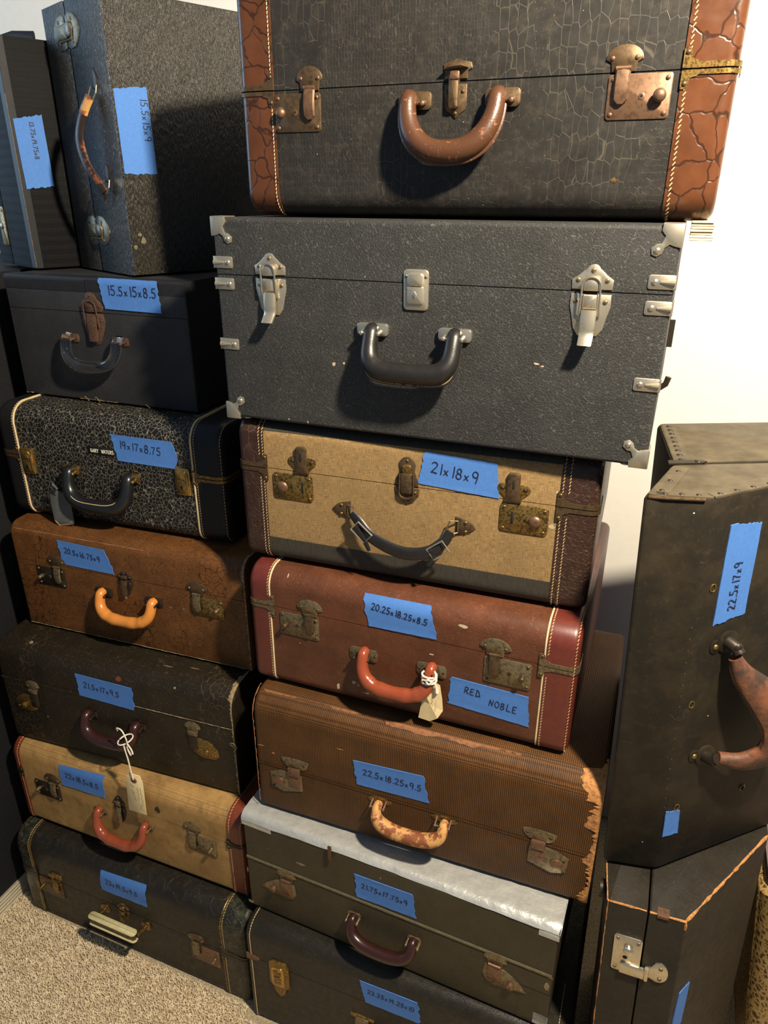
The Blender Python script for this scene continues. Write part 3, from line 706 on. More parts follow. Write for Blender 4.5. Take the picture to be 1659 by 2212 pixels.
def leaf_lock(c, x, m, z, mt='tin', kn='copper', X=None, s=1.0):
    """fan keeper over a leaf-shaped plate with a round button"""
    root = c.root
    b = B(X); b.plate(fan(x, z+.1, 1.55*s, 1.1*s, .9*s), .07, .03); hp = b.obj('hasp', mt, root)
    for sx in (-1, 1): rivet(hp, x+sx*.5*s, z+.62*s, .08, .07, kn, X=X)
    b = B(X); b.tube([(x-.4*s, -.13, z+.18), (x+.4*s, -.13, z+.18)], .1, 8); b.obj('hinge_barrel', kn, hp)
    b = B(X); out = [(x-m*.62*s, z-.05), (x-m*.75*s, z-.9*s), (x-m*.5*s, z-1.5*s), (x+m*.15*s, z-1.75*s), (x+m*1.0*s, z-1.55*s), (x+m*2.1*s, z-1.35*s), (x+m*1.75*s, z-.85*s), (x+m*1.2*s, z-.35*s), (x+m*.62*s, z-.05)]
    b.plate(out, .09, .05); lp = b.obj('lock_plate', mt, root)
    b = B(X); b.plate(rrect(x-.42*s, x+.42*s, z-1.15*s, z+.12, .15), .1, .04, .1); b.obj('hasp_tongue', kn, hp)
    b = B(X); b.tube([(x+m*1.1*s, -.05, z-1.05*s), (x+m*1.1*s, -.3, z-1.05*s)], .25*s, 14); b.dome(x+m*1.1*s, z-1.05*s, .25*s, .08, .3, 14); b.obj('button', kn, lp)
    rivet(lp, x+m*1.75*s, z-1.25*s, .07, .09, kn, X=X); rivet(lp, x-m*.05, z-1.5*s, .07, .09, kn, X=X)
    b = B(X); b.plate(arc(x+m*1.1*s, z-1.05*s, .05, .05, 0, 320, 6), .01, .003, .38); b.obj('keyhole', 'hole', lp)
leaf_lock(c, 3.35, -1, 3.95); leaf_lock(c, 18.5, 1, 3.95)
c.tape([(8.74, 7.40), (12.87, 7.53), (13.11, 5.46), (8.84, 5.36)], [('21.75x17.75x9', .11, .50, .42, -2)], 'blue tape marked 21.75x17.75x9')
for x in (8.65, 13.05):
    mount(c, x, 3.3, 1.0, .7, 'tin', 'tin', 'bail', gap=.8)
handle(c, 10.85, 2.2, 3.25, 2.05, .42, 'maroon_plastic', 2.8)
chips(c, [(4.6, 6.3, .35, .12), (2.0, 6.6, .05, .05), (10.6, 7.9, .05, .12), (.1, .3, .3, .2), (.05, 3.6, .06, .3), (21.9, 4.9, .25, .12), (21.8, 4.0, .2, .35)], 'fray')
o = thing('strap_end', 'thin dark leather strap end hanging over silver tape on olive suitcase', 'strap', (7.0, -2.5, 19.0))
b = B(); b.plate(rrect(-.13, .13, -.55, .75, .05), .06, .02); b.obj('strap', 'brown_leather', o)

# ---- C3 brown woven case
c = Case('suitcase', 'brown woven cloth suitcase with torn orange right edge and worn tan handle', (.93, -1.07, 19.59), 1.03, 22.4, 16.9, 9.72, 4.17, 1.5, .6, .4)
c.body('weave_brown')
b = B(); b.plate([(.2, 4.02), (22.2, 4.02), (22.2, 4.1), (.2, 4.1)], .03, .01); b.obj('seam_ridge', 'weave_brown', c.root)
def arch_lock(c, x, m, zt):
    b = B(); b.plate([(x-1.0, zt-.1)]+[(x-1.0+2.0*k/6, zt+.05+.12*math.sin(math.pi*k/6)) for k in range(7)]+[(x+.85, zt-.45), (x+.5, zt-.68), (x-.55, zt-.62), (x-.85, zt-.4)], .07, .03); kp = b.obj('hasp', 'tin', c.root)
    for sx in (-.72, .66): rivet(kp, x+sx, zt-.22, .09, .07, 'darkmetal')
    hx = x-.02 if m > 0 else x-.08
    b = B(); b.plate(rrect(hx-.44, hx+.44, zt-1.25, zt-.62, .08), .2, .06, .04); b.obj('hinge_barrel', 'copper', kp)
    out = [(hx-m*.5, zt-1.2), (hx-m*.55, zt-2.5), (hx+m*.9, zt-2.95), (hx+m*1.75, zt-2.65), (hx+m*1.85, zt-1.5), (hx+m*1.1, zt-1.15), (hx+m*.5, zt-1.05)]
    b = B(); b.plate(out, .09, .05); lp = b.obj('lock_plate', 'tin', c.root)
    b = B(); b.plate(rrect(hx-.42, hx+.42, zt-2.3, zt-1.2, .12), .07, .03, .09); b.obj('hasp_tongue', 'copper', kp)
    b = B(); b.plate(arc(hx+m*1.2, zt-2.0, .42, .3, 20, 200, 8)+[(hx+m*1.2-.3, zt-2.3), (hx+m*1.2+.3, zt-2.35)], .16, .05, .08); b.obj('button', 'copper', lp)
    rivet(lp, hx+m*1.6, zt-1.72, .08, .09, 'darkmetal'); rivet(lp, hx+m*1.6, zt-2.6, .08, .09, 'darkmetal')
arch_lock(c, 3.0, -1, 5.05); arch_lock(c, 19.15, 1, 4.95)
c.tape([(7.15, 6.51), (11.91, 6.77), (12.25, 4.73), (7.48, 4.60)], [('22.5x18.25x9.5', .12, .50, .46, -3)], 'blue tape marked 22.5x18.25x9.5')
for x in (9.0, 13.3):
    b = B(); b.plate(arc(x, 3.75, .85, .3, 0, 345, 16), .05, .02); p = b.obj('handle_mount', 'brass', c.root)
    for sx in (-.45, .45):
        b = B(); b.tube([(x+sx, 0, 3.8), (x+sx, -.35, 3.7), (x+sx, -.62, 3.62)], .07, 8); b.dome(x+sx, 3.62, .1, .06, .6); b.obj('ear', 'copper', p)
    b = B(); b.tube([(x-.45, -.55, 3.64), (x+.45, -.55, 3.64)], .06, 8); b.obj('pin', 'tin', p)
    b = B(); b.tube([(x, -.55, 3.75), (x, -.6, 3.25)], .2, 8); b.obj('handle_loop', 'darkmetal', p)
handle(c, 11.2, 2.2, 3.5, 2.55, .46, 'worn_tan', 2.6, ye=.6, yb=1.05, taper=.6)
# torn right edge
E = []
k = 0; t_ = .12
while t_ < 11.3:
    wd = .30+.22*math.sin(t_*2.1)+random.uniform(-.14, .2)+(.75 if 8.3 < t_ < 10.2 else 0)+(.25 if 6.2 < t_ < 8.3 else 0)
    E.append(((22.36, t_), (22.36-max(.1, wd), t_+random.uniform(-.08, .08)))); t_ += .13
jag_patch(c, 'torn_edge', E, 'raw_edge', .035)
E = []; x = .5
while x < 17.5:
    wd = .05+.05*math.sin(x*1.3)+random.uniform(-.04, .06)+(.16 if 9 < x < 15 else 0)
    E.append(((x, 9.9), (x+random.uniform(-.1, .1), 9.9-max(.03, wd)*1.3))); x += .22
jag_patch(c, 'torn_edge', E, 'raw_brown', .025)
E = [((.03, t_), (.05+random.uniform(0, .08), t_)) for t_ in [.5+.2*k for k in range(50)]]
jag_patch(c, 'torn_edge', E, 'raw_brown', .02)
chips(c, [(1.4, 5.2, .14, .08), (.5, 5.6, .3, .06), (6.3, 7.1, .25, .05)], 'raw_edge')

# ---- C4 red case
c = Case('suitcase', 'rust red suitcase with oxblood end bands and orange handle, two blue tapes', (.41, .52, 29.34), .16, 20.48, 15.9, 8.54, 5.94, 1.25, .8, .45)
red_case = c
c.body('red_fibre', (1.45, 1.75), 'red_band', .04)
for x in (1.52, 18.66):
    c.piping(x, .06, 'thread_white', .0)
c.stitch(1.4, .04, .2, skip=(5.3, 6.6)); c.stitch(18.85, .04, .2, skip=(5.1, 6.6)); c.stitch(20.3, -.0, .22)
seam_strap(c, True, 1.85, 5.94, .45, .4, 'tin', 'bronze'); seam_strap(c, False, 18.4, 5.94, .45, .4, 'tin', 'bronze')
hasp_lock(c, 3.55, 4.9, 1, 'tin', 'tin', 'bronze', 2.7, 1.62, 1.75, 1.15, 1.4, 'stub'); hasp_lock(c, 16.7, 4.92, -1, 'tin', 'tin', 'bronze', 2.7, 1.75, 1.8, 1.15, 1.5, 'stub')
c.tape([(7.83, 8.12), (11.95, 8.15), (12.50, 6.11), (8.21, 6.04)], [('20.25x18.25x8.5', .10, .58, .38, -6)], 'blue tape marked 20.25x18.25x8.5')
c.tape([(13.44, 3.77), (18.02, 3.60), (18.16, 1.54), (13.35, 1.84)], [('RED', .19, .56, .46, -2), ('NOBLE', .51, .36, .46, -2)], 'blue tape reading RED NOBLE', lw=.05)
for x in (7.9, 12.25): mount(c, x, 3.9, 1.85, .9, 'tin', 'darkmetal', 'bail', gap=.9)
handle(c, 10.15, 2.15, 4.1, 2.35, .44, 'orange_plastic', 2.9, bumps=True)
chips(c, [(7.2, 1.6, .16, .14), (7.5, 1.45, .06, .1), (14.0, 7.35, .3, .12), (3.5, 3.6, .05, .05), (6.1, 1.0, .12, .3), (8.0, 1.0, .25, .06), (12.2, 5.0, .2, .06), (2.7, 8.2, .04, .15)])

# ---- C5 tan linen case
c = Case('suitcase', 'tan speckled linen suitcase with dark brown croc ends and black strap handle', (-.2, 1.60, 37.96), 2.04, 20.96, 17.9, 9.0, 6.12, .9, .8, .45)
c.body('linen', (1.75, 2.0), 'croc_choc', .05)
c.stitch(1.45, .07, .19, skip=(5.5, 6.8)); c.stitch(1.68, .07, .19, skip=(5.5, 6.8)); c.stitch(19.08, .07, .19, skip=(5.5, 6.8)); c.stitch(19.4, .07, .19, skip=(5.5, 6.8))
o = c.strip('edge_tape', 1.75, 18.95, 8.42, 11.5, 'tape_black', .03, 20); o['label'] = 'worn black edging tape'
o = c.strip('edge_tape', 1.72, 18.92, -.6, 1.6, 'tape_black', .03, 20); o['label'] = 'worn black edging tape'
seam_strap(c, True, 1.95, 6.12, .5, .45, 'bronze', 'brass', .1); seam_strap(c, False, 18.85, 6.12, .5, .45, 'bronze', 'brass', .1)
def open_hasp(c, x, z, m):
    b = B(); b.plate([(x-.3, z), (x+.3, z)]+arc(x+.62, z+.68, .28, .28, -60, 90, 5)+[(x+.1, z+1.0), (x-.1, z+1.0)]+arc(x-.62, z+.68, .28, .28, 90, 240, 5), .06, .025); p = b.obj('hasp', 'brass', c.root)
    for sx in (-.6, .6): rivet(p, x+sx, z+.7, .1, .06, 'darkmetal')
    b = B(); b.tube([(x-.45, -.1, z+.05), (x+.45, -.1, z+.05)], .08, 8); b.obj('hinge_barrel', 'bronze', p)
    b = B(); b.plate([(x-.45, z+.05), (x+.45, z+.05), (x+.33, z+.5)]+rrect(x-.33, x+.33, z+.6, z+1.62, .14)[:10]+[(x-.33, z+.5)], .12, .05, .08); q = b.obj('hasp_tongue', 'bronze', p)
    b = B(); b.plate(rrect(x-.05, x+.05, z+.75, z+1.25, .04), .015, .004, .2); b.obj('slot', 'hole', p)
open_hasp(c, 4.2, 6.08, 1); open_hasp(c, 16.55, 6.08, -1)
for cx_, m in ((3.55, 1), (17.2, -1)):
    b = B(); b.plate(rrect(cx_-1.3, cx_+1.3, 4.28, 5.92, .22), .07, .025); p = b.obj('lock_plate', 'brass', c.root)
    for sx in (-1, 1):
        for sz in (-1, 1): rivet(p, cx_+sx*1.08, 5.1+sz*.62, .1, .07, 'brass')
    b = B(); kx = cx_-m*.62; b.tube([(kx, -.05, 5.1), (kx, -.22, 5.1)], .2, 12); b.dome(kx, 5.1, .36, .16, .2, 16); b.obj('knob', 'copper', p)
    b = B(); b.plate(arc(cx_-m*.08, 5.1, .09, .09, 0, 330, 8), .015, .004, .07); b.obj('keyhole', 'hole', p)
    b = B(); b.plate(rrect(cx_+m*.62-.07, cx_+m*.62+.07, 4.78, 5.5, .05), .015, .004, .07); b.obj('hasp_slot', 'hole', p)
b = B(); b.plate([(9.9, 6.18), (11.3, 6.18), (11.22, 6.6), (11.05, 7.0)]+arc(10.62, 7.35, .48, .5, 0, 180, 10)+[(10.2, 7.0), (10.0, 6.6)], .07, .03); kp = b.obj('latch_keeper', 'bronze', c.root)
b = B(); b.plate([(11.35, 6.05), (9.9, 6.05), (9.95, 5.6), (10.3, 5.2), (10.65, 5.03), (11.0, 5.2), (11.3, 5.6)], .07, .03); lp = b.obj('latch_plate', 'bronze', c.root)
rivet(kp, 10.63, 7.65, .08, .07, 'brass'); rivet(lp, 10.1, 5.8, .09, .07, 'brass'); rivet(lp, 11.12, 5.8, .09, .07, 'brass'); rivet(lp, 10.65, 5.2, .09, .07, 'brass')
b = B(); b.plate(rrect(10.36, 10.9, 6.95, 7.45, .18), .18, .06, .05); b.obj('latch_hook', 'brass', kp)
b = B(); b.plate(rrect(10.3, 10.95, 5.75, 6.95, .12), .16, .05, .08); b.obj('latch_lever', 'bronze', lp)
b = B(); b.tube([(10.25, -.2, 6.9), (10.22, -.2, 5.8)]+[(px, -.2, pz) for px, pz in arc(10.64, 5.75, .42, .3, 180, 360, 8)]+[(11.05, -.2, 5.8), (11.03, -.2, 6.9)], .05, 6); b.obj('latch_bail', 'bronze', lp)
c.tape([(11.62, 8.30), (15.59, 8.08), (15.80, 6.12), (11.27, 6.40)], [('21x18x9', .13, .42, .62, -4)], 'blue tape marked 21x18x9', lw=.06, torn=(True, False))
for m, x in ((1, 6.07), (-1, 14.65)):
    b = B(); out = [(x, 4.15)]+[(x+m*(1.15*math.sin(k/6*math.pi/2)), 4.15+.58*math.sin(k/6*math.pi/2)**.45) for k in range(1, 7)]+[(x+m*1.12, 3.62)]+[(x+m*(1.15*math.sin(k/6*math.pi/2)), 4.15-.55*math.sin(k/6*math.pi/2)**.45) for k in range(5, 0, -1)]
    b.plate(out, .08, .03); p = b.obj('handle_tab', 'bronze', c.root)
    rivet(p, x+m*.58, 4.43, .11, .08, 'brass'); rivet(p, x+m*.56, 3.88, .11, .08, 'brass')
    xr = x+m*1.3
    b = B(); b.tube([(xr-m*.3, -.12, 4.5), (xr+m*.1, -.35, 4.55), (xr+m*.25, -.4, 4.1), (xr+m*.0, -.3, 3.75), (xr-m*.3, -.12, 3.8), (xr-m*.3, -.12, 4.5)], .045, 6); b.obj('loop_ring', 'tin', p)
hp = smoothpath([(7.45, -.45, 4.2), (7.9, -.6, 3.8), (8.6, -.8, 3.15), (9.8, -.95, 2.65), (11.0, -1.0, 2.45), (12.2, -.9, 2.7), (13.0, -.65, 3.35), (13.3, -.45, 3.95)])
b = B(); b.tube(hp, (lambda t: (.14, .26+.14*math.sin(math.pi*t))), 12); h = b.obj('handle', 'black_leather', c.root)
for (x0, z0, y0, a) in ((8.25, 3.35, -.85, -42), (12.75, 3.0, -.88, 38)):
    ca, sa = math.cos(math.radians(a)), math.sin(math.radians(a)); R_ = lambda u, v_: (x0+u*ca-v_*sa, y0-.1, z0+u*sa+v_*ca)
    b = B(); b.tube([R_(-.55, -.42), R_(.55, -.42), R_(.55, .3), R_(-.55, .3), R_(-.55, -.42)], .05, 6); b.obj('buckle', 'nickel', h)
    b = B(); s_ = 1 if a < 0 else -1
    b.tube([R_(-.5, -.12), R_(.5*s_, -.3), R_(1.1*s_, -.55)], (lambda t: (.05, .22-.1*t)), 8); b.obj('strap_end', 'black_leather', h)
chips(c, [(18.7, 4.9, .16, .18), (18.8, 6.9, .08, .1)], 'chips')

# ---- C6 grey hard case with nickel fittings
c = Case('hard_case', 'dark grey crackle hard case with nickel corner guards and two draw latches', (-.54, 1.43, 47.08), .03, 23.21, 17.0, 10.85, 7.93, .22, .22, .18, 'hard case')
c.body('pebble_grey')
def corner_guard(c, left, top):
    sx = 1 if left else -1; X0 = -.05 if left else c.w+.05; sz = -1 if top else 1; Z0 = c.h+.05 if top else -.05
    pts = [(0, 0), (.85, 0), (.88, .28), (.70, .48), (.82, .78), (1.0, .80), (1.22, .98), (1.18, 1.24), (.96, 1.32), (.76, 1.18), (.68, .95), (.5, .82), (.28, .9), (0, .95)]
    b = B(); b.plate([(X0+sx*p, Z0+sz*q) for p, q in pts], .06, .02, 0)
    # returns on the end and on the top / bottom
    ye = 1.0
    b.box(min(X0-.03, X0+.03), max(X0-.03, X0+.03), -.05, ye, min(Z0, Z0+sz*.9), max(Z0, Z0+sz*.9), .01)
    b.box(min(X0, X0+sx*.85), max(X0, X0+sx*.85), -.05, ye, min(Z0-.03, Z0+.03), max(Z0-.03, Z0+.03), .01)
    p = b.obj('corner_guard', 'rustnickel', c.root)
    rivet(p, X0+sx*.97, Z0+sz*1.07, .14, .06, 'nickel')
    if not top:
        b = B(); b.tube([(X0+sx*1.0, .6, -.02), (X0+sx*1.0, .6, -.13)], .26, 12); b.obj('stud_foot', 'rustnickel', p)
for l in (True, False):
    for tp in (True, False): corner_guard(c, l, tp)
def edge_clamp(c, left, z):
    X0 = -.04 if left else c.w+.04; s_ = 1 if left else -1
    b = B(); xs = sorted((X0, X0+s_*1.14)); b.plate(rrect(xs[0], xs[1], z-.3, z+.3, .1), .06, .02)
    b.box(min(X0, X0-s_*.05), max(X0, X0-s_*.05), -.05, .9, z-.3, z+.3, .01)
    p = b.obj('edge_clamp', 'rustnickel', c.root); rivet(p, X0+s_*.86, z, .14, .06, 'nickel')
    b = B(); b.tube([(X0+s_*.62, -.06, z), (X0+s_*.3, -.09, z), (X0+s_*.02, -.09, z)], (lambda t: .05+.08*t), 8); b.obj('pressed_rib', 'rustnickel', p)
for z in (8.55, 7.45, 4.22): edge_clamp(c, True, z)
for z in (8.45, 7.35, 3.95): edge_clamp(c, False, z)
for x in (3.36, 19.78):
    b = B(); b.plate([(x-.88, 8.03), (x+.88, 8.03), (x+.9, 8.45), (x+.62, 8.62), (x+.4, 8.82)]+arc(x, 8.82, .3, .28, 20, 160, 6)+[(x-.4, 8.82), (x-.62, 8.62), (x-.9, 8.45)], .07, .025); kp = b.obj('latch_keeper', 'rustnickel', c.root)
    for px, pz in ((0, 8.84), (-.63, 8.42), (.63, 8.42)): rivet(kp, x+px, pz, .11, .07, 'tin')
    b = B(); b.plate([(x+.88, 7.82), (x-.88, 7.82), (x-.9, 7.3), (x-.78, 6.85), (x-.66, 6.3), (x-.42, 5.98), (x+.42, 5.98), (x+.66, 6.3), (x+.78, 6.85), (x+.9, 7.3)], .07, .025); lp = b.obj('latch_plate', 'rustnickel', c.root)
    for px in (-.65, .65): rivet(lp, x+px, 7.5, .11, .07, 'tin')
    b = B(); b.plate([(x-.33, 7.98), (x+.33, 7.98), (x+.33, 8.25)]+arc(x, 8.28, .33, .28, 0, 180, 8), .3, .07, .03); b.obj('latch_hook', 'rustnickel', kp)
    b = B(); b.plate(rrect(x-.33, x+.33, 7.2, 7.82, .06), .26, .06, .03); b.obj('latch_block', 'rustnickel', lp)
    b = B(); b.tube([(x-.45, -.14, 6.85), (x-.42, -.3, 7.2), (x-.4, -.34, 8.1)]+[(px, -.36, pz) for px, pz in arc(x, 8.25, .4, .34, 180, 0, 8)]+[(x+.4, -.34, 8.1), (x+.42, -.3, 7.2), (x+.45, -.14, 6.85)], .05, 8); b.obj('latch_bail', 'nickel', lp)
    b = B(); rs = []
    for k in range(11):
        q = k/10; z = 7.15-1.5*q; y = -.26-.1*math.sin(q*math.pi*.8)-.45*max(0, q-.72)/.28; hw = .34-.03*q
        rs.append([(x-hw, y+.16, z), (x-hw, y, z), (x-hw*.7, y-.06, z), (x+hw*.7, y-.06, z), (x+hw, y, z), (x+hw, y+.16, z)])
    b.rings(rs); b.obj('latch_lever', 'rustnickel', lp)
b = B(); b.plate(rrect(10.83, 12.1, 6.66, 8.58, .2), .12, .05); p = b.obj('centre_lock', 'rustnickel', c.root)
b = B(); b.plate(rrect(11.08, 11.85, 7.82, 8.42, .12), .2, .06, .1); b.obj('lock_hook', 'rustnickel', p)
b = B(); b.plate(rrect(11.06, 11.87, 6.98, 7.8, .08), .14, .04, .1); b.obj('lock_flap', 'rustnickel', p)
b = B(); b.plate([(11.46, 7.22), (11.56, 7.4), (11.46, 7.58), (11.36, 7.4)], .05, .02, .24); b.obj('lock_turn', 'nickel', p)
for x in (10.95, 11.98): rivet(p, x, 8.25, .08, .12, 'tin')
for x in (9.2, 13.55): mount(c, x, 5.6, 1.68, .62, 'nickel', 'nickel', 'block', gap=.75)
handle(c, 11.42, 2.18, 5.45, 3.72, .52, 'black_leather', 4.2, ye=.45, yb=1.15, taper=.72)
P = handle_pts(11.42, 2.42, 5.3, 3.28, 4.6, .45, 1.1, 40); b = B(); b.tube(P, (.09, .2), 8); hw_ = b.obj('handle_welt', 'black_leather', c.root)
b = B()
for i in range(4, 80):
    q = i/84.; P2 = handle_pts(11.42, 2.46, 5.28, 3.2, 4.6, .55, 1.22, 84)
    if i % 1 == 0: b.tube([P2[i], tuple(Vector(P2[i]).lerp(Vector(P2[i+1]), .6))], .022, 5)
o = b.obj('stitching', 'thread', hw_); o['kind'] = 'stuff'
chips(c, [(6.9, 3.6, .12, .12), (7.5, 3.7, .07, .07), (17.6, 4.5, .16, .06), (17.9, 4.4, .1, .05), (4.0, .25, .07, .05), (5.2, .2, .05, .1), (8.9, 5.2, .1, .16)], 'chips')
# hinge tabs on the right end
b = B(); b.box(23.18, 23.5, 9.0, 9.12, 4.1, 5.6, .02); b.obj('hinge_tab', 'darkmetal', c.root)
b = B(); b.tube([(23.15, 6.5, 2.3), (23.5, 6.4, 2.6), (23.6, 6.4, 3.0)], .16, 8); b.obj('hinge_tab', 'darkmetal', c.root)

# ---- C7 black croc case with brown ends
c = Case('suitcase', 'black croc suitcase with glossy brown croc ends on top of centre stack', (.55, 3.31, 57.97), -.30, 23.22, 17.5, 11.0, 5.71, 1.1, 1.1, .5)
c.body('croc_black', (2.0, 2.12), 'croc_brown', .06)
c.stitch(1.87, .07, .18, skip=(5.0, 6.3), mat='thread_white', tilt=.015); c.stitch(21.3, .07, .2, skip=(5.1, 6.3), tilt=.05)
seam_strap(c, True, 2.0, 5.71, .42, .36, 'bronze', 'bronze', .11); seam_strap(c, False, 21.08, 5.71, .42, .36, 'brass', 'bronze', .11)
hasp_lock(c, 3.3, 4.7, 1, 'bronze', 'bronze', 'copper', 2.56, 1.7, 1.42, 1.05, 1.35); hasp_lock(c, 19.5, 4.8, -1, 'copper', 'bronze', 'copper', 2.58, 1.7, 1.5, 1.0, 1.3)
# centre latch
x = 11.5
b = B(); b.plate([(x-.55, 4.75), (x-.45, 4.55), (x-.2, 4.4), (x, 4.22), (x+.2, 4.4), (x+.45, 4.55), (x+.5, 4.75), (x+.5, 5.6), (x-.55, 5.6)], .08, .03); lp = b.obj('latch_plate', 'bronze', c.root)
b = B(); b.plate([(x-.55, 5.8), (x+.5, 5.8), (x+.52, 6.1), (x+.72, 6.2), (x+.68, 6.42), (x+.3, 6.5), (x, 6.6), (x-.3, 6.5), (x-.62, 6.4), (x-.62, 6.15), (x-.52, 6.1)], .1, .04); kp = b.obj('latch_keeper', 'bronze', c.root)
b = B(); b.plate([(x-.6, 6.15), (x+.55, 6.2), (x+.3, 6.38), (x-.3, 6.36)], .4, .12, .06); b.obj('keeper_hood', 'bronze', kp)
b = B(); b.plate(rrect(x-.3, x+.14, 4.6, 6.02, .12), .3, .08, .06); b.obj('latch_lever', 'bronze', lp)
b = B(); b.plate(rrect(x-.22, x+.2, 5.75, 6.08, .06), .12, .04, .3); b.obj('latch_hook', 'copper', kp)
for px, pz in ((.32, 5.3), (-.02, 4.42), (-.42, 5.3)): rivet(lp, x+px, pz, .09, .08, 'bronze')
for x in (9.35, 13.5):
    mount(c, x+.2, 4.98, 1.6, .75, 'bronze', 'copper', 'block', gap=.8)
handle(c, 11.42, 2.1, 4.95, 2.8, .5, 'brown_leather', 2.3, ye=.5, yb=1.1, taper=.72)
P = handle_pts(11.42, 2.42, 4.7, 2.36, 2.35, .5, 1.05, 36); b = B(); b.tube(P, (.07, .16), 8); b.obj('handle_welt', 'brown_leather', c.root)
b = B()
for k in range(7): b.box(22.4-.02*(k % 2), 23.3+.03*((k*3) % 4), .25+.03*((k*5) % 3), 9, -.12-.12*k, -.02-.12*k, .02)
o = b.obj('lining_edge', 'cream', c.root, False); o['label'] = 'layered cream lining poking out below right end'
chips(c, [(18.9, 1.6, .12, .12), (22.3, 3.3, .2, .07)], 'brass'); chips(c, [(22.4, 7.6, .34, .12)], 'darkmetal')

# ================================================================ left stack
# ---- L1
c = Case('suitcase', 'black panelled suitcase with ivory-edged flat handle, lowest of left stack', (-23.11, -2.9, 0), -.3, 23.0, 19.3, 9.38, 5.07, 1.5, .5, .5)
c.body('black_panel', (1.75, 2.4), 'black_croc_band', .05)
c.piping(1.72, .06, 'brass', .04); c.stitch(1.55, .07, .2, skip=(4.6, 5.5)); c.piping(20.78, .06, 'brass', .04); c.stitch(20.95, .07, .2, skip=(4.6, 5.5))
seam_strap(c, True, 1.9, 5.07, .5, .45, 'darkmetal', 'bronze', .1); seam_strap(c, False, 20.6, 5.07, .5, .45, 'darkmetal', 'bronze', .1)
hasp_lock(c, 3.25, 4.0, 1, 'bronze', 'brass', 'brass', 2.6, 1.9, 1.6, 1.0, 1.3, 'stub'); hasp_lock(c, 19.05, 3.75, -1, 'copper', 'bronze', 'tin', 2.65, 1.85, 1.65, 1.05, 1.35, 'stub')
draw_latch(c, 11.1, 5.07, 1.3, .75, 1.2, 'bronze', 'brass', bail=False)
c.tape([(9.24, 8.60), (13.76, 8.83), (13.77, 6.65), (9.19, 6.51)], [('23x19.5x9.5', .12, .45, .48, -3)], 'blue tape marked 23x19.5x9.5')
for x in (9.1, 13.3):
    b = B(); b.plate(arc(x, 4.2, .48, .48, 0, 345, 16), .08, .03); p = b.obj('handle_mount', 'brass', c.root)
    b = B(); b.tube([(x, 0, 4.2), (x, -.5, 4.25), (x-.05, -1.0, 4.35)], .16, 10); b.obj('post', 'brass', p)
b = B(); b.rings([[(8.75, -1.32, z), (8.6, -1.12, z), (8.75, -.9, z), (12.95, -.9, z), (13.1, -1.12, z), (12.95, -1.32, z)] for z in (3.85, 4.5)]); h = b.obj('handle', 'bronze', c.root)
for z0, z1 in ((4.5, 4.62), (3.72, 3.84)):
    def el(z, k): return [(px, -1.1+pz, z) for px, pz in rrect(8.45+k, 13.2-k, -.36+k, .3-k, .3)]
    b = B(); b.rings([el(z0, .04), el(z0+.03, 0), el(z1-.03, 0), el(z1, .04)]); b.obj('grip_edge', 'ivory', h)
for x in (9.2, 10.85, 12.5): rivet(h, x, 4.15, .06, 1.31, 'darkmetal')
# ---- L2
c = Case('suitcase', 'stained tan canvas suitcase with russet leather ends and orange handle', (-23.01, -1.20, 9.40), .24, 22.21, 18.0, 8.28, 5.27, 1.3, .5, .5)
c.body('tan_canvas', (.88, 1.35), 'russet_band', .05)
c.stitch(.72, .07, .22, skip=(4.7, 5.8), mat='thread_white'); c.stitch(21.05, .07, .22, skip=(4.7, 5.8), mat='thread_white'); c.stitch(22.0, .0, .22, mat='thread_white')
seam_strap(c, False, 20.75, 5.27, .3, .3, 'darkmetal', 'bronze', .1, .1); seam_strap(c, True, .95, 5.27, .3, .3, 'darkmetal', 'bronze', .1, .1)
hasp_lock(c, 3.35, 4.15, 1, 'darkmetal', 'bronze', 'tin', 2.65, 1.62, 1.7, 1.05, 1.4, 'stub'); hasp_lock(c, 18.45, 4.1, -1, 'tin', 'tin', 'tin', 2.6, 1.7, 1.68, 1.1, 1.5, 'stub')
draw_latch(c, 10.85, 5.27, 1.2, .95, 1.7, 'darkmetal', 'tin', bail=False)
c.tape([(5.03, 7.38), (9.59, 7.72), (9.45, 5.52), (5.12, 5.34)], [('22x18.5x8.5', .13, .48, .5, -5)], 'blue tape marked 22x18.5x8.5')
for x in (8.75, 13.25): mount(c, x, 3.95, 1.3, .5, 'tin', 'tin', 'bail', gap=.75)
handle(c, 11.0, 2.25, 4.05, 2.25, .42, 'orange_plastic', 2.9, bumps=True)
chips(c, [(14.6, 6.2, .3, .3), (12.5, 7.9, .25, .3)], 'darkmetal')
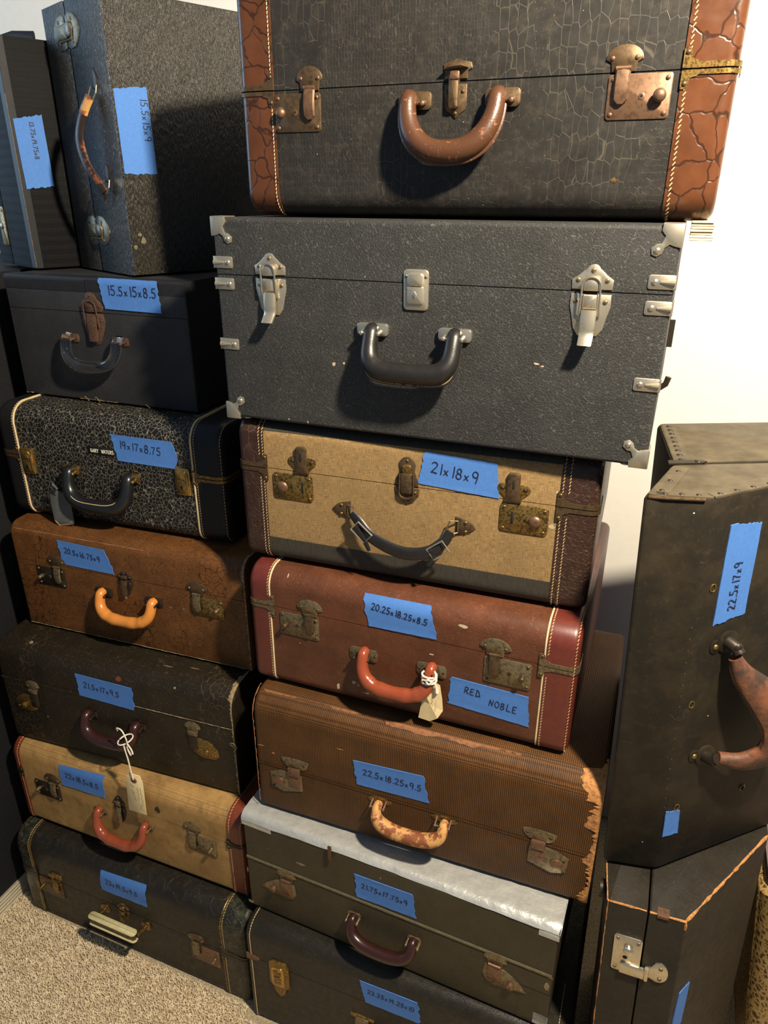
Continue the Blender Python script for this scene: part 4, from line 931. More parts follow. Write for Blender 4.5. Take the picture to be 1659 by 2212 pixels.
# ---- L3
c = Case('suitcase', 'dark brown croc suitcase with frayed right edge and maroon handle', (-22.91, -.49, 17.70), 3.2, 21.05, 16.6, 9.45, 6.30, 1.5, .4, .35)
l3 = c
c.body('dark_croc')
b = B(); b.tube([(.1, 0, 6.0), (20.95, 0, 6.0)], (lambda t: (.03, .1)), 6); b.obj('seam_ridge', 'dark_croc', c.root)
def fan_lock(c, x, m, z):
    b = B(); b.plate(fan(x, z+.12, 1.35, 1.0, .85), .08, .035); hp = b.obj('hasp', 'tin', c.root)
    for sx in (-1, 1): rivet(hp, x+sx*.42, z+.6, .08, .08, 'brass')
    b = B(); b.plate(rrect(x-.4, x+.4, z-.1, z+.3, .08), .14, .05, .05); b.obj('hinge_barrel', 'tin', hp)
    b = B(); b.plate(rrect(x-.42, x+.38, z-1.45, z+.05, .3), .1, .05, .05); b.obj('hasp_tongue', 'darkmetal', hp)
    out = [(x-m*.1, z-.15)]+[(x+m*(.3+1.75*math.sin(k/8*math.pi/2)), z-.25-1.3*(1-math.cos(k/8*math.pi/2))) for k in range(9)]+[(x+m*1.7, z-1.95), (x+m*.6, z-2.0), (x-m*.1, z-1.6)]
    b = B(); b.plate(out, .12, .06); lp = b.obj('lock_plate', 'brass', c.root)
    b = B(); b.tube([(x+m*1.05, -.1, z-1.35), (x+m*1.05, -.3, z-1.35)], .24, 14); b.dome(x+m*1.05, z-1.35, .24, .07, .3, 14); b.obj('button', 'brass', lp)
    rivet(lp, x+m*1.7, z-1.6, .08, .12, 'brass')
fan_lock(c, 3.1, -1, 5.15); fan_lock(c, 17.55, 1, 5.0)
c.tape([(7.66, 8.02), (12.66, 7.90), (12.65, 5.84), (7.70, 6.03)], [('21.5x17x9.5', .12, .47, .5, -2)], 'blue tape marked 21.5x17x9.5')
for x in (8.3, 12.7): mount(c, x, 4.4, 1.5, .55, 'darkmetal', 'darkmetal', 'bail', gap=.85)
handle(c, 10.45, 2.2, 4.4, 3.0, .46, 'maroon_plastic', 3.0, ye=.45, yb=1.0, taper=.85)
E = []; t_ = .1
while t_ < 11.8:
    wd = .1+random.uniform(0, .14)+(.2 if 8.6 < t_ < 11 else 0); E.append(((21.0, t_), (21.0-wd, t_+random.uniform(-.05, .05)))); t_ += .12
jag_patch(c, 'frayed_edge', E, 'fray', .03)
E = [((12.6+.25*k, 6.32), (12.6+.25*k, 6.25-random.uniform(0, .06))) for k in range(34)]; jag_patch(c, 'frayed_edge', E, 'fray', .03)
b = B(); b.tube(smoothpath([(20.9, -.05, 4.7), (20.75, -.3, 5.2), (21.1, -.4, 5.4), (21.25, -.25, 4.9), (20.9, -.2, 4.4)]), .03, 5); b.obj('loose_thread', 'fray', c.root)
chips(c, [(11.5, 8.4, .3, .22)], 'russet_band'); chips(c, [(3.0, 9.6, .18, .14), (16.3, 8.7, .1, .1), (15.0, 10.2, .5, .04), (17.0, 10.6, .4, .04), (4.0, 3.0, .12, .05)], 'fray')
# ---- L4
c = Case('suitcase', 'brown croc suitcase with yellow handle in the left stack', (-21.99, 2.46, 27.16), 2.63, 20.28, 16.7, 9.05, 5.93, .95, .3, .3)
c.body('brown_croc_paper')
hasp_lock(c, 3.35, 4.85, 1, 'darkmetal', 'bronze', 'tin', 2.6, 1.6, 1.7, 1.1, 1.35, 'stub'); hasp_lock(c, 17.05, 4.85, -1, 'brass', 'bronze', 'tin', 2.65, 1.55, 1.7, 1.1, 1.4, 'stub')
draw_latch(c, 10.2, 5.93, 1.35, .55, 1.4, 'darkmetal', 'bronze', bail=False)
c.tape([(4.51, 8.17), (8.78, 8.03), (9.35, 6.12), (4.75, 6.19)], [('20.5x16.75x9', .10, .52, .43, -3)], 'blue tape marked 20.5x16.75x9')
for x in (8.1, 12.5): mount(c, x, 4.4, 1.5, .75, 'darkmetal', 'black_plastic', 'bail', gap=.8)
handle(c, 10.3, 2.25, 4.35, 2.85, .43, 'yellow_plastic', 2.9, bumps=True, taper=.8)
E = []; t_ = .1
while t_ < 10.5:
    wd = .06+random.uniform(0, .1)+(.12 if 7.5 < t_ < 9.8 else 0); E.append(((20.24, t_), (20.24-wd, t_))); t_ += .12
jag_patch(c, 'frayed_edge', E, 'fray', .03)
E = [((.2+.3*k, .12), (.2+.3*k, .16+random.uniform(0, .07))) for k in range(66)]; jag_patch(c, 'frayed_edge', E, 'fray', .02)
E = [((.4+.3*k, 8.55), (.4+.3*k, 8.50-random.uniform(0, .05))) for k in range(40)]; jag_patch(c, 'worn_edge', E, 'raw_brown', .008)
chips(c, [(13.9, 4.2, .2, .05), (15.0, 4.3, .12, .06), (10.0, 4.3, .16, .12)], 'fray')
# ---- L5
c = Case('suitcase', 'black and white crackle suitcase with white piping and grey luggage tag', (-22.70, 3.95, 36.24), 3.2, 19.05, 16.8, 8.78, 4.93, 1.4, 1.0, .75)
c.body('crackle_bw', (1.75, 2.35), 'black_vinyl', .04)
c.piping(1.8, .075, 'thread_white', .04); c.piping(16.62, .07, 'thread_white', .04)
c.stitch(1.65, .05, .2, mat='thread'); c.stitch(16.85, .05, .2, mat='thread'); c.stitch(18.75, -.12, .24, mat='thread')
seam_strap(c, False, 16.5, 4.93, .45, .4, 'brass', 'brass', .09, .15); seam_strap(c, True, 1.75, 4.93, .45, .4, 'bronze', 'brass', .09, .15)
for x0, x1 in ((1.95, 3.1), (15.2, 16.35)):
    b = B(); b.plate(rrect(x0, x1, 3.55, 5.55, .16), .2, .05); p = b.obj('brass_latch', 'brassbright', c.root)
    b = B(); b.plate(rrect(x0+.14, x1-.3, 4.75, 5.35, .08), .1, .04, .2); b.obj('latch_hook', 'brassbright', p)
    b = B(); b.plate(rrect(x0+.16, x1-.32, 3.75, 4.7, .06), .05, .02, .2); b.obj('lock_face', 'brass', p)
    b = B(); b.tube([(x1-.14, -.24, 3.9), (x1-.14, -.3, 5.1), (x1-.3, -.33, 5.3)], .05, 6); b.obj('latch_bail', 'brassbright', p)
    b = B(); b.plate(arc((x0+x1)/2-.08, 4.25, .07, .07, 0, 330, 8)+[((x0+x1)/2-.05, 4.0), ((x0+x1)/2-.11, 4.0)], .012, .003, .25); b.obj('keyhole', 'hole', p)
b = B(); b.plate(rrect(8.03, 10.3, 5.73, 6.3, .05), .03, .01); p = b.obj('name_label', 'plaque', c.root); p['label'] = 'black embossed name strip'
ib = B(); ls, _x = strokes('GARY  WATERS', (8.3, 5.88), (1, 0), (0, 1), .24, .03, adv=.98)
ink(ib, ls, .05, c.fp, .04); ib.obj('lettering', 'string', p, False)
c.tape([(10.20, 7.37), (15.10, 7.33), (15.15, 5.39), (10.58, 5.46)], [('19x17x8.75', .10, .52, .55, -3)], 'blue tape marked 19x17x8.75', extra=lambda v_: .38*(1-abs(v_-.45)*2))
for x in (6.35, 11.45): mount(c, x, 4.3, 1.4, .65, 'brass', 'brass', 'block', gap=.7)
handle(c, 8.85, 2.55, 4.15, 2.05, .52, 'black_plastic', 3.2, taper=.8)
P = handle_pts(8.85, 2.32, 4.1, 2.42, 3.4, .55, 1.42, 36); b = B(); b.tube(P[3:-3], .03, 5); b.obj('handle_piping', 'thread', c.root)
# ---- L6
c = Case('carrying_case', 'small black dotted case with rusty latch and clear handle', (-22.28, 6.89, 45.05), .6, 15.44, 14.8, 8.74, 6.37, .14, .14, .12)
c.body('dots_black')
c.strip('edge_binding', .05, 7.3, 7.74, 9.9, 'black_binding', .025, 8); c.strip('edge_binding', 7.34, 15.4, 7.78, 9.9, 'black_binding', .025, 8)
b = B(); b.box(15.42, 15.47, .0, 14.5, .05, 8.7, .01); b.obj('end_panel', 'black_binding', c.root)
draw_latch(c, 7.6, 6.37, 2.05, 1.35, 2.25, 'rust', 'rust')
for x in (5.35, 9.65): mount(c, x, 4.5, 1.45, .6, 'rust', 'rust', 'bail', gap=.7)
h = handle(c, 7.5, 2.2, 4.5, 2.75, .4, 'lucite', 3.0, taper=.85, ye=.5, yb=1.0); h['label'] = 'clear lucite handle'
c.tape([(8.50, 8.66), (13.22, 8.63), (13.46, 6.63), (8.86, 6.69)], [('15.5x15x8.5', .12, .48, .62, 0)], 'blue tape marked 15.5x15x8.5', lw=.07, fp=lambda x, t_, o_=0.0: c.fp(x, t_, o_+.04))
E = [((5.2+.15*k, .04), (5.2+.15*k, .06+random.uniform(0, .07))) for k in range(24)]; jag_patch(c, 'frayed_edge', E, 'fray', .01)
E = [((.1+.12*k, .04), (.1+.12*k, .06+random.uniform(0, .1))) for k in range(7)]; jag_patch(c, 'frayed_edge', E, 'fray', .01)
for k, (x, q) in enumerate(((5.6, .3), (6.6, .35), (11.0, .2))):
    b = B(); b.tube(smoothpath([(x, -.03, .1), (x+.15, -.1, q), (x+.4, -.12, q*.4), (x+.5, -.1, -.02)]), .02, 4); b.obj('loose_thread', 'fray', c.root)
E = [((15.4, .3+.2*k), (15.36-random.uniform(0, .08), .3+.2*k)) for k in range(40)]; jag_patch(c, 'frayed_edge', E, 'darkmetal', .012)

# ---- L7: standing on end, handle side turned to the left
A7 = (-11.76-9*math.cos(math.radians(-25)), 8.37-9*math.sin(math.radians(-25)))
c = Case('carrying_case', 'tall black long-grain case standing on end, frayed leather handle and upright blue tape', (A7[0], A7[1], 53.83), -25, 9, 15, 16.4, 8.0, .15, .15, .15)
for (xa, xb, nm) in ((0, 3.72, 'lid'), (3.78, 9, 'base')):
    b = B(); r_ = .12
    def ring(x, i): return [(x, i, i), (x, 15-i, i), (x, 15-i, 16.4-i), (x, i, 16.4-i)]
    b.rings([ring(xa, r_), ring(xa+r_*.3, r_*.3), ring(xa+r_, 0), ring(xb-r_, 0), ring(xb-r_*.3, r_*.3), ring(xb, r_)]); b.obj(nm, 'bark_black', c.root)
def butterfly(c, x, z):
    for sx in (-1, 1):
        out = [(x+sx*.06, z-.85), (x+sx*.5, z-1.0), (x+sx*1.2, z-.92), (x+sx*1.75, z-.5), (x+sx*2.05, z-.05), (x+sx*1.8, z+.5), (x+sx*1.2, z+.92), (x+sx*.5, z+1.0), (x+sx*.06, z+.8)]
        b = B(); b.plate(out, .07, .03); p = b.obj('latch_wing', 'pewter', c.root)
        for q in (-.62, .62): rivet(p, x+sx*1.0, z+q, .12, .07, 'tin')
    b = B(); b.plate(rrect(x-1.25, x+.35, z-.42, z+.42, .15), .14, .05, .05); p = b.obj('latch_lever', 'tin', c.root)
    b = B(); b.plate(rrect(x+.1, x+1.0, z-.35, z+.45, .3), .2, .08, .05); b.obj('latch_hook', 'pewter', p)
    b = B(); b.tube([(x-.9, -.14, z-.5), (x+.9, -.14, z-.5), (x+1.05, -.14, z), (x+.8, -.14, z+.5)], .06, 6); b.obj('latch_bail', 'tin', p)
butterfly(c, 3.7, 14.7); butterfly(c, 3.95, 2.7)
for z, sg in ((11.75, 1), (6.3, 1)):
    b = B(); b.plate([(6.5, z-.5), (7.3, z-.5), (7.35, z), (6.9, z+.65), (6.45, z)], .07, .03); p = b.obj('handle_tab', 'darkmetal', c.root)
    b = B(); b.tube([(6.45, -.15, z-.35), (6.3, -.3, z-.8), (6.6, -.4, z-1.15), (7.1, -.4, z-1.15), (7.4, -.3, z-.8), (7.3, -.15, z-.35)], .05, 6); b.obj('ring', 'nickel', p)
hp = smoothpath([(6.75, -.45, 10.75), (6.35, -.75, 10.0), (5.95, -1.05, 8.9), (5.85, -1.1, 7.9), (6.2, -.95, 6.7), (6.75, -.6, 5.7), (6.95, -.4, 5.2)])
b = B(); b.tube(hp, (lambda t: (.22, .42*(1-.25*abs(t-.5)))), 10); h = b.obj('handle', 'dark_rust', c.root); h['label'] = 'frayed dark leather handle with bare tan end'
b = B(); b.tube(hp[:8], (.24, .40), 10); b.obj('bare_leather', 'worn_tan', h)
b = B(); b.tube(smoothpath([(6.95, -.4, 5.25), (6.8, -.35, 4.9), (6.6, -.3, 4.6), (6.4, -.3, 4.3)]), (lambda t: .12*(1.1-t)), 6); b.obj('frayed_tip', 'dark_rust', h)
fp7 = lambda a, t, off=0.0: (9+off, a, t)
tape_patch(c.root, [(.12, 11.1), (2.36, 11.35), (2.46, 6.3), (.16, 6.3)], [('15.5x15x9', .76, .88, .46, 0)], 'upright blue tape marked 15.5x15x9', fp7, (True, True), .05, None, 'down')
b = B()
for (u, z, s_) in ((.9, 2.2, .3), (.3, 1.8, .2), (.7, 2.6, .2)):
    n_ = 8; v = [fp7(u+s_*math.cos(a)*random.uniform(.5, 1), z+s_*math.sin(a)*random.uniform(.5, 1), .012) for a in [2*math.pi*k/n_ for k in range(n_)]]
    b.add(v, [tuple(range(n_))])
b.obj('scuff_mark', 'olive_worn', c.root)
# ---- L8
a8 = math.radians(-25.5)
c = Case('carrying_case', 'black ribbed case standing on end at far left behind the frayed-handle case', (-21.6-8*math.cos(a8), 9.46-8*math.sin(a8), 53.83), -25.5, 8, 13.75, 14.75, 7, .1, .1, .1)
for (xa, xb, nm) in ((0, 2.9, 'lid'), (2.96, 8, 'base')):
    b = B(); r_ = .1
    def ring(x, i): return [(x, i, i), (x, 13.75-i, i), (x, 13.75-i, 14.75-i), (x, i, 14.75-i)]
    b.rings([ring(xa, r_), ring(xa+r_*.3, r_*.3), ring(xa+r_, 0), ring(xb-r_, 0), ring(xb-r_*.3, r_*.3), ring(xb, r_)]); b.obj(nm, 'rib_black', c.root)
fp8 = lambda a, t, off=0.0: (8.05+off, a, t)
b = B(); b.box(7.2, 8.04, -.03, .5, .05, 14.7, .02); b.obj('edge_binding', 'black_binding', c.root)
b = B(); b.tube([(8.05, -.02, .15), (8.05, -.02, 11.3)], .014, 5); b.obj('worn_edge', 'fray', c.root)
tape_patch(c.root, [(.18, 9.83), (2.16, 10.18), (2.23, 5.58), (.26, 5.42)], [('13.75x14.75x8', .52, .93, .30, 0)], 'upright blue tape marked 13.75x14.75x8', fp8, (True, True), .05, None, 'down')
b = B(); b.plate(rrect(1.6, 2.9, 1.4, 4.2, .1), .07, .03); p = b.obj('lock_plate', 'brass', c.root); rivet(p, 2.2, 2.8, .25, .07, 'nickel'); rivet(p, 2.65, 3.9, .1, .07, 'brass')
b = B(); b.tube([(3.5, 1.5, 14.85), (5.0, 2.2, 15.1), (6.8, 3.0, 14.95)], (.12, .45), 8); b.obj('handle', 'black_leather', c.root)

# ================================================================ right side
# ---- R2: wedge-shaped case on the floor (under the big one)
t = thing('instrument_case', 'dark wedge-shaped case with worn orange edges and nickel side lock', 'instrument case', (25.3, -3.57, 0), 0, -2.4)
H2 = 24.25
def prism(out, z0, z1, rv=.12, rh=.08):
    """rounded prism over a plan polygon [(x,y)] """
    n_ = len(out); A = sum(out[i][0]*out[(i+1) % n_][1]-out[(i+1) % n_][0]*out[i][1] for i in range(n_))
    pts = []
    for i in range(n_):
        p0, p1, p2 = Vector(out[i-1]), Vector(out[i]), Vector(out[(i+1) % n_]); e0 = (p0-p1).normalized(); e2 = (p2-p1).normalized(); r = min(rv, (p0-p1).length*.4, (p2-p1).length*.4)
        a = p1+e0*r; c_ = p1+e2*r
        for k in range(5):
            q = k/4; pts.append(tuple((1-q)**2*a+2*q*(1-q)*p1+q*q*c_))
    rs = []
    ins = inset(pts, rh*.3); ins2 = inset(pts, rh)
    for ring_, z in ((ins2, z0), (ins, z0+rh*.3), (pts, z0+rh), (pts, z1-rh), (ins, z1-rh*.3), (ins2, z1)):
        rs.append([(x, y, z) for x, y in ring_])
    b = B(); b.rings(rs); return b
FR = [(2.1, 0), (3.93, .03), (8.35, 7.6), (8.35, 13.5), (2.1, 13.5)]; FL = [(0, 0), (2.04, 0), (2.04, 13.5), (-.3, 13.5), (-.3, 2.4)]
prism(FL, .02, H2, .1, .1).obj('lid', 'dusty_black2', t, ang=25); prism(FR, .02, H2, .1, .1).obj('base', 'dusty_black2', t, ang=25)
def edge_wear(root, pts, r=.07, mat='raw_edge', name='worn_edge', jit=.012):
    P = []
    for i in range(len(pts)-1):
        a, c_ = Vector(pts[i]), Vector(pts[i+1]); n_ = max(2, int((c_-a).length/.35))
        for k in range(n_): P.append(tuple(a.lerp(c_, k/n_)+Vector((random.uniform(-jit, jit), random.uniform(-jit, jit), random.uniform(-jit, jit)))))
    P.append(tuple(pts[-1])); rr = [r*random.uniform(.4, 1.5) for _ in P]
    b = B(); b.tube(P, lambda q: rr[min(len(rr)-1, int(q*len(rr)))], 6); return b.obj(name, mat, root)
q = .04
edge_wear(t, [(-.0, q, H2-q), (1.98, q, H2-q)], .06); edge_wear(t, [(2.15, q, H2-q), (3.9, q+.03, H2-q)], .055); edge_wear(t, [(3.9, .08, H2-q), (8.3, 7.6, H2-q)], .075)
edge_wear(t, [(.0, .04, H2-.1), (-.3, 2.4, H2-q), (-.3, 4, H2-q)], .04); edge_wear(t, [(.01, .04, H2), (.01, .04, 2)], .035); edge_wear(t, [(3.92, .06, H2-.05), (3.92, .06, H2-.6)], .06)
b = B(); b.plate(rrect(.55, 2.02, 19.2, 21.98, .14), .08, .03); p = b.obj('lock_plate', 'nickel', t)
for px, pz in ((.75, 21.75), (1.82, 21.72), (.75, 19.45)): rivet(p, px, pz, .1, .08, 'tin')
b = B(); b.tube([(1.33, -.06, 21.2), (1.33, -.3, 21.2)], .2, 12); b.dome(1.33, 21.2, .26, .16, .26, 14); b.obj('knob', 'nickel', p)
b = B(); b.plate(arc(1.22, 20.4, .13, .13, 0, 330, 8), .015, .004, .08); b.obj('keyhole', 'hole', p)
b = B(); b.plate(rrect(1.0, 2.3, 19.2, 20.0, .1), .12, .04, .08); b.obj('hasp_tongue', 'nickel', p)
b = B(); b.tube([(2.4, -.16, 19.25), (2.4, -.16, 20.15)], .12, 8); b.obj('hinge_barrel', 'nickel', p)
b = B(); b.plate([(2.35, 19.3), (2.6, 19.35), (2.9, 19.2)]+arc(3.05, 19.95, .45, .75, -90, 90, 8)+[(2.8, 20.6), (2.6, 20.2), (2.35, 20.1)], .08, .03); p = b.obj('hasp', 'nickel', t); rivet(p, 3.1, 20.3, .12, .08, 'tin'); rivet(p, 3.1, 19.5, .12, .08, 'tin')
b = B(); b.tube([(-.25, 1.6, 23.2), (-.5, 1.6, 23.2)], .5, 12); b.obj('side_knob', 'darkmetal', t)
b = B(); b.box(2.5, 3.1, -.06, .5, H2-.2, H2+.04, .03); b.obj('copper_clip', 'copper', t)
thR2 = math.atan2(7.57, 4.42); fR2 = Face(3.93, .03, thR2)
tape_patch(t, [(.65, 18.0), (1.75, 18.0), (1.6, 14.6), (.4, 14.6)], None, 'scrap of blue tape low on the slanted side', lambda a, z, off=0.0: fR2((a, -off, z)), (True, True), .05, None, 'up')

# ---- R1: the big angular case on top of it
t = thing('instrument_case', 'large dusty black angular case with russet leather handle on its slanted front', 'instrument case', (23.69, -1.30, 24.36), 0, -2.4)
H1 = 22.4
PF = [(0, 0), (2.86, .42), (9.6, 6.5), (10.4, 7.95), (1.05, 4.62)]; PR = [(1.08, 4.80), (10.4, 8.15), (11.0, 15.3), (.1, 11.9)]
prism(PF, .02, H1, .35, .22).obj('front_shell', 'dusty_black', t, ang=25); prism(PR, .02, H1, .35, .22).obj('rear_shell', 'dusty_black', t, ang=25)
b = B(); b.add([(1.0, 4.6, 1), (10.3, 7.9, 1), (10.3, 8.2, 1), (1.0, 4.85, 1), (1.0, 4.6, H1-.1), (10.3, 7.9, H1-.1), (10.3, 8.2, H1-.1), (1.0, 4.85, H1-.1)], [(0, 1, 5, 4), (3, 2, 6, 7), (4, 5, 6, 7), (0, 4, 7, 3)]); b.obj('seam_strip', 'hole', t, False)
for nm_, po in (('top_panel', PF), ('top_panel', PR)):
    prism(inset(po, .12), H1-.1, H1+.03, .3, .03).obj(nm_, 'dust_top', t, ang=25)
# riveted binding strips on the lid
def topstrip(a, c_, wdt, side, n_, z=H1, r=.13):
    A_, C_ = Vector((a[0], a[1], 0)), Vector((c_[0], c_[1], 0)); d = (C_-A_).normalized(); nn = Vector((-d.y, d.x, 0))*side
    b = B(); b.rings([[tuple(A_+Vector((0, 0, z-.05))), tuple(A_+Vector((0, 0, z+.05))), tuple(A_+nn*wdt+Vector((0, 0, z+.05))), tuple(A_+nn*wdt+Vector((0, 0, z-.05)))], [tuple(C_+Vector((0, 0, z-.05))), tuple(C_+Vector((0, 0, z+.05))), tuple(C_+nn*wdt+Vector((0, 0, z+.05))), tuple(C_+nn*wdt+Vector((0, 0, z-.05)))]])
    o = b.obj('binding_strip', 'dust_top', t, False)
    for k in range(n_):
        pp = A_.lerp(C_, (k+.5)/n_)+nn*wdt*.5
        ro = rivet(o, 0, 0, r, 0, 'darkmetal', h=.35); ro.matrix_local = Matrix.Translation((pp.x*I, pp.y*I, (z+.05)*I)) @ Matrix.Rotation(-math.pi/2, 4, 'X')
topstrip((.25, .2), (1.2, 4.4), .75, -1, 3); topstrip((.6, .16), (2.7, .46), .5, 1, 3); topstrip((3.0, .62), (6.5, 3.8), .45, 1, 5); topstrip((1.2, 5.0), (.35, 11.6), .75, -1, 9, r=.16)
b = B(); b.plate([(.9, 0), (2.2, 0), (2.5, .2), (2.2, .42), (.9, .42)], .06, .02); 
b = B(); b.rings([[(.95, 4.45, H1+z), (2.5, 5.0, H1+z), (2.7, 5.3, H1+z), (2.4, 5.45, H1+z), (.9, 4.95, H1+z)] for z in (.04, .12)]); tb = b.obj('seam_tab', 'dusty_black', t, False)
ro = rivet(tb, 0, 0, .18, 0, 'darkmetal', h=.35); ro.matrix_local = Matrix.Translation((2.3*I, 5.15*I, (H1+.12)*I)) @ Matrix.Rotation(-math.pi/2, 4, 'X')
b = B(); b.tube([(.25, .1, H1-.06), (.9, .1, H1-.04), (2.6, .36, H1-.04)], .09, 8); b.obj('metal_rim', 'bronze', t)
f1 = Face(2.86, .42, math.atan2(6.08, 6.74)); fp1 = lambda a, z, off=0.0: f1((a, -off, z))
tape_patch(t, [(1.3, 20.95), (3.15, 20.7), (3.1, 15.9), (1.2, 15.65)], [('22.5x17x9', .62, .10, .46, 0)], 'upright blue tape marked 22.5x17x9', fp1, (True, True), .06, None, 'up')
tape_patch(t, [(.07, 4.3), (1.03, 4.05), (1.12, 2.4), (.09, 2.5)], None, 'small blank scrap of blue tape', fp1, (True, True), .06, None, 'up')
for px, pz in ((.68, 11.16), (5.36, 4.03), (.78, 4.35), (.85, 17.78)):
    b = B(f1); b.tube([(px+.16*math.cos(a), -.02, pz+.2*math.sin(a)) for a in [2*math.pi*k/14 for k in range(15)]], .035, 5); b.obj('eyelet', 'brass', t)
for (px, pz, sg) in ((2.2, 14.5, 1), (2.0, 7.5, -1)):
    b = B(f1); b.plate(arc(px-.6, pz-.15*sg, .35, .4, 0, 345, 12), .06, .02); b.plate(arc(px+.1, pz, .62, .62, 0, 345, 14), .12, .05); p = b.obj('handle_mount', 'dusty_black', t)
    b = B(f1); b.tube([(px+.1, -.1, pz), (px+.15, -.55, pz-.05*sg), (px+.2, -.8, pz-.3*sg)], (lambda q_: .34-.06*q_), 12); b.dome(px+.12, pz+.05, .24, .16, .72); b.obj('stud', 'darkmetal', p)
    rivet(p, px-.6, pz-.15*sg, .16, .06, 'brass', X=f1)
hp = smoothpath([(2.35, -.6, 13.9), (2.8, -.95, 12.9), (3.9, -1.4, 11.6), (4.8, -1.7, 10.3), (5.0, -1.75, 9.0), (4.5, -1.6, 8.0), (3.4, -1.2, 7.6), (2.3, -.7, 7.8)])
b = B(f1); b.tube(hp, (lambda q_: (.32+.15*math.sin(math.pi*q_), .32+.85*math.sin(math.pi*q_)**1.3)), 14); h = b.obj('handle', 'rust_leather', t)
b = B(f1)
for k in range(18): z = 4.6+.66*k; b.tube([(-.06, -.0, z), (-.06, -.01, z+.08)], .01, 4)
o = b.obj('stitching', 'fray', t); o['kind'] = 'stuff'

# ---- R3: marbled case leaning at the far right
c = Case('suitcase', 'tan and brown marbled case leaning at the lower right corner', (35.55, 5.2, .02), 0, 8, 16, 18.6, 15.5, 1.0, .3, .9, ry=-6.5)
b = B()
def ring3(x, i): return [(x, i, i*.3), (x, 16-i, i*.3), (x, 16-i, 18.4-i*.4), (x, i, 18.4-i*.4)]
rs = []
for k in range(8):
    a = math.radians(90*k/7); rs.append(ring3(1.4-1.4*math.cos(a), 1.4-1.4*math.sin(a)))
rs += [ring3(8-1.4+1.4*math.cos(math.radians(90*k/7)), 1.4-1.4*math.sin(math.radians(90*k/7))) for k in range(7, -1, -1)]
b.rings(rs); b.obj('body', 'snake', c.root)
b = B(); b.box(.5, 7.5, .9, 15.4, 18.3, 19.3, .3); b.obj('top_panel', 'mauve', c.root)

# ================================================================ hanging tags
def xyl(case_loc, rz, p):
    a = math.radians(rz); return (case_loc[0]+p[0]*math.cos(a)-p[1]*math.sin(a), case_loc[1]+p[0]*math.sin(a)+p[1]*math.cos(a), case_loc[2]+p[2])
# manila tag on the dark croc case
o = thing('paper_tag', 'manila tag with brown ring hanging by white string from maroon handle', 'tag', xyl((-22.91, -.49, 17.7), 3.2, (13.2, -2.0, -2.25)), 3.2)
b = B(); b.plate([(-.95, .05), (.62, .0), (.78, 3.3), (.62, 3.92), (-.35, 3.95), (-.72, 3.28)], .02, .005, .0, .02); card = b.obj('card', 'card', o)
b = B(); b.plate(arc(.0, 3.3, .27, .27, 0, 345, 16), .01, .003, .02); b.obj('reinforcement_ring', 'redring', card)
b = B(); b.plate(arc(.0, 3.3, .09, .09, 0, 330, 8), .006, .002, .032); b.obj('punch_hole', 'hole', card)
ib = B()
for L in ([(.45, 2.7), (.5, 2.3), (.42, 2.1), (.55, 1.9), (.44, 1.6), (.56, 1.4), (.46, 1.2), (.5, .95)], [(.25, 2.65), (.12, 2.5), (.3, 2.4), (.14, 2.2), (.28, 2.0), (.16, 1.8), (.26, 1.6), (.18, 1.45)], [(.2, .9), (.35, .8), (.2, .6), (.4, .45)], [(-.35, 2.85), (-.15, 2.6), (-.05, 2.75)], [(-.4, 2.3), (-.25, 2.2), (-.3, 1.95), (-.15, 2.0), (-.25, 1.7), (-.1, 1.6), (-.2, 1.4), (-.05, 1.3)]):
    ink(ib, [L], .025, lambda a, z, off=0.0: (a, -off, z), .03)
ib.obj('pencil_note', 'pencil', card, False)
b = B(); b.tube(smoothpath([(.0, -.05, 3.4), (-.02, -.1, 4.2), (-.1, -.1, 5.4), (-.2, -.12, 6.3), (-.25, -.1, 6.65)]), .055, 6); st = b.obj('string', 'string', o)
b = B(); hx, hz = -.45, 6.75
b.tube([(hx+.5*math.cos(a), .38+.62*math.sin(a), hz+.1*math.cos(a)) for a in [2*math.pi*k/20 for k in range(21)]], .055, 6)
b.tube(smoothpath([(-.95, .3, 7.5), (-.8, .1, 7.95), (-.3, .0, 7.95), (.05, -.1, 7.4), (.1, -.1, 6.9)]), .05, 6)
b.tube(smoothpath([(.1, -.1, 6.9), (.1, -.15, 6.4), (.25, -.15, 5.95), (.3, -.15, 6.05), (.0, -.12, 6.6)]), .045, 6); b.tube(smoothpath([(.1, -.1, 6.9), (.4, -.15, 6.5), (.48, -.15, 6.1)]), .06, 6)
b.obj('string_knot', 'string', o)
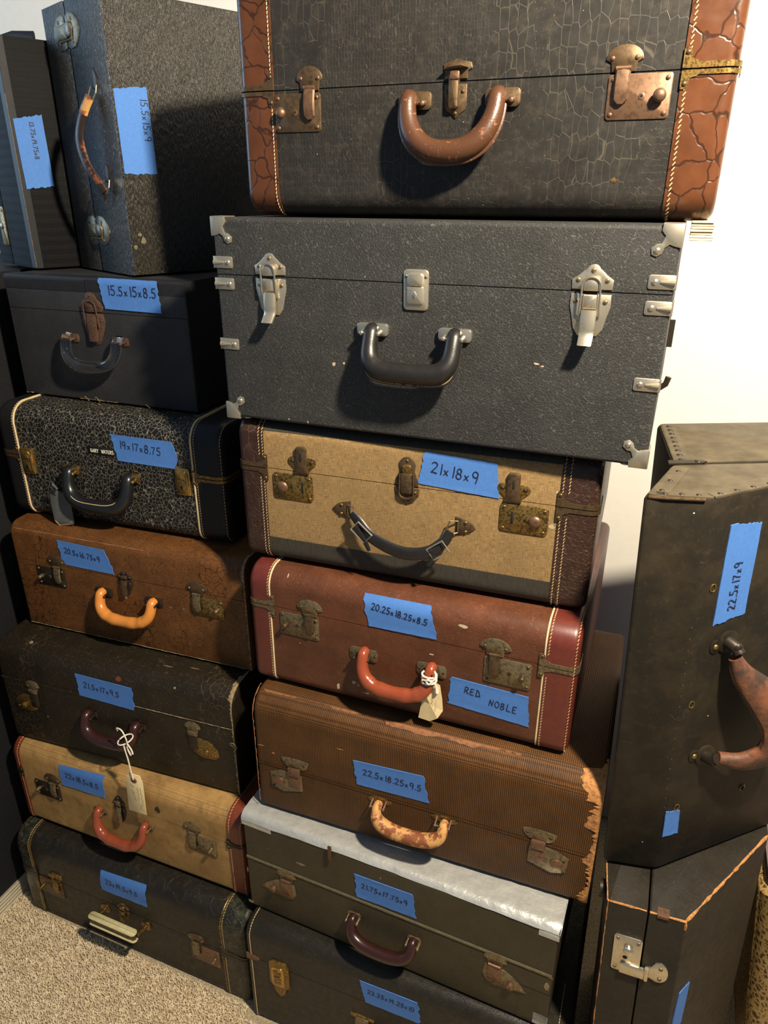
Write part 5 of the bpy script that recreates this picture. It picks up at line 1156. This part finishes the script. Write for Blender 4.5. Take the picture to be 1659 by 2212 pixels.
# crumpled tag on the red case handle
o = thing('paper_tag', 'crumpled cream tag tied with white string to orange handle of red suitcase', 'tag', xyl((.41, .52, 29.34), .16, (12.3, -1.0, .75)), .16)
b = B(); out = [(-.62, -.05), (.1, -.12), (.6, .3), (.88, .85), (.82, 1.7), (.68, 2.75), (.15, 2.95), (-.55, 2.6), (-.5, 1.9), (-.45, 1.2)]
n_ = len(out); rim = [(x, .42+.1*math.sin(x*5+z*3), z) for x, z in out]; cv = [(.15, .30, .8), (.3, .35, 1.8), (-.1, .5, 2.2), (0, .36, .5)]
b.add(rim+[(.12, .28, 1.3)], [(i, (i+1) % n_, n_) for i in range(n_)]); b.add([(x, y+.025, z) for x, y, z in rim]+[(.12, .305, 1.3)], [((i+1) % n_, i, n_) for i in range(n_)])
card = b.obj('card', 'card', o, False)
ib = B()
for L in ([(.25, 1.8), (.3, 1.5), (.2, 1.4), (.33, 1.2)], [(.5, 1.7), (.52, 1.2), (.48, .9)]): ink(ib, [L], .02, lambda a, z, off=0.0: (a, .26, z), 0)
ib.obj('pencil_note', 'pencil', card, False)
b = B()
for k, dz in enumerate((0, .22, .42)):
    P = [(.02+.43*math.cos(a), .32+.42*math.sin(a), 2.95+dz+.05*math.cos(a+k)) for a in [2*math.pi*j/18 for j in range(19)]]; b.tube(P, .06, 6)
b.tube(smoothpath([(.3, -.1, 3.2), (.1, -.18, 3.35), (.0, -.18, 3.2), (.15, -.18, 3.05), (.35, -.1, 3.25), (.5, .0, 3.6), (.4, .1, 3.85)]), .055, 6)
b.tube(smoothpath([(.42, .1, 3.0), (.5, .2, 2.6), (.55, .2, 2.3)]), (lambda q_: .05+.07*q_), 6)
b.obj('string', 'string', o)
# grey luggage tag on the crackle case
o = thing('luggage_tag', 'grey vinyl luggage tag hanging behind black handle of crackle suitcase', 'tag', xyl((-22.7, 3.95, 36.24), 3.2, (5.25, -.62, -.15)), 3.2)
b = B(); b.plate([(-.8, .35)]+arc(-.45, .35, .35, .35, 180, 270, 4)+arc(.6, .55, .35, .35, 270, 360, 4)+[(.95, 1.8), (.9, 2.5), (.6, 2.8), (-.5, 2.95), (-.82, 2.8), (-.88, 1.5)], .07, .03); tg = b.obj('tag_body', 'grey_tag', o)
b = B(); b.tube([(-.72, -.075, .4), (-.4, -.075, .08), (.55, -.075, .3), (.82, -.075, .6)], .02, 4); b.obj('tag_stitching', 'thread', tg)
b = B(); b.tube(smoothpath([(-.2, -.05, 2.6), (-.1, -.3, 3.2), (.1, -.5, 3.6), (.3, -.35, 3.2)]), .08, 6); b.obj('tag_strap', 'grey_tag', o)
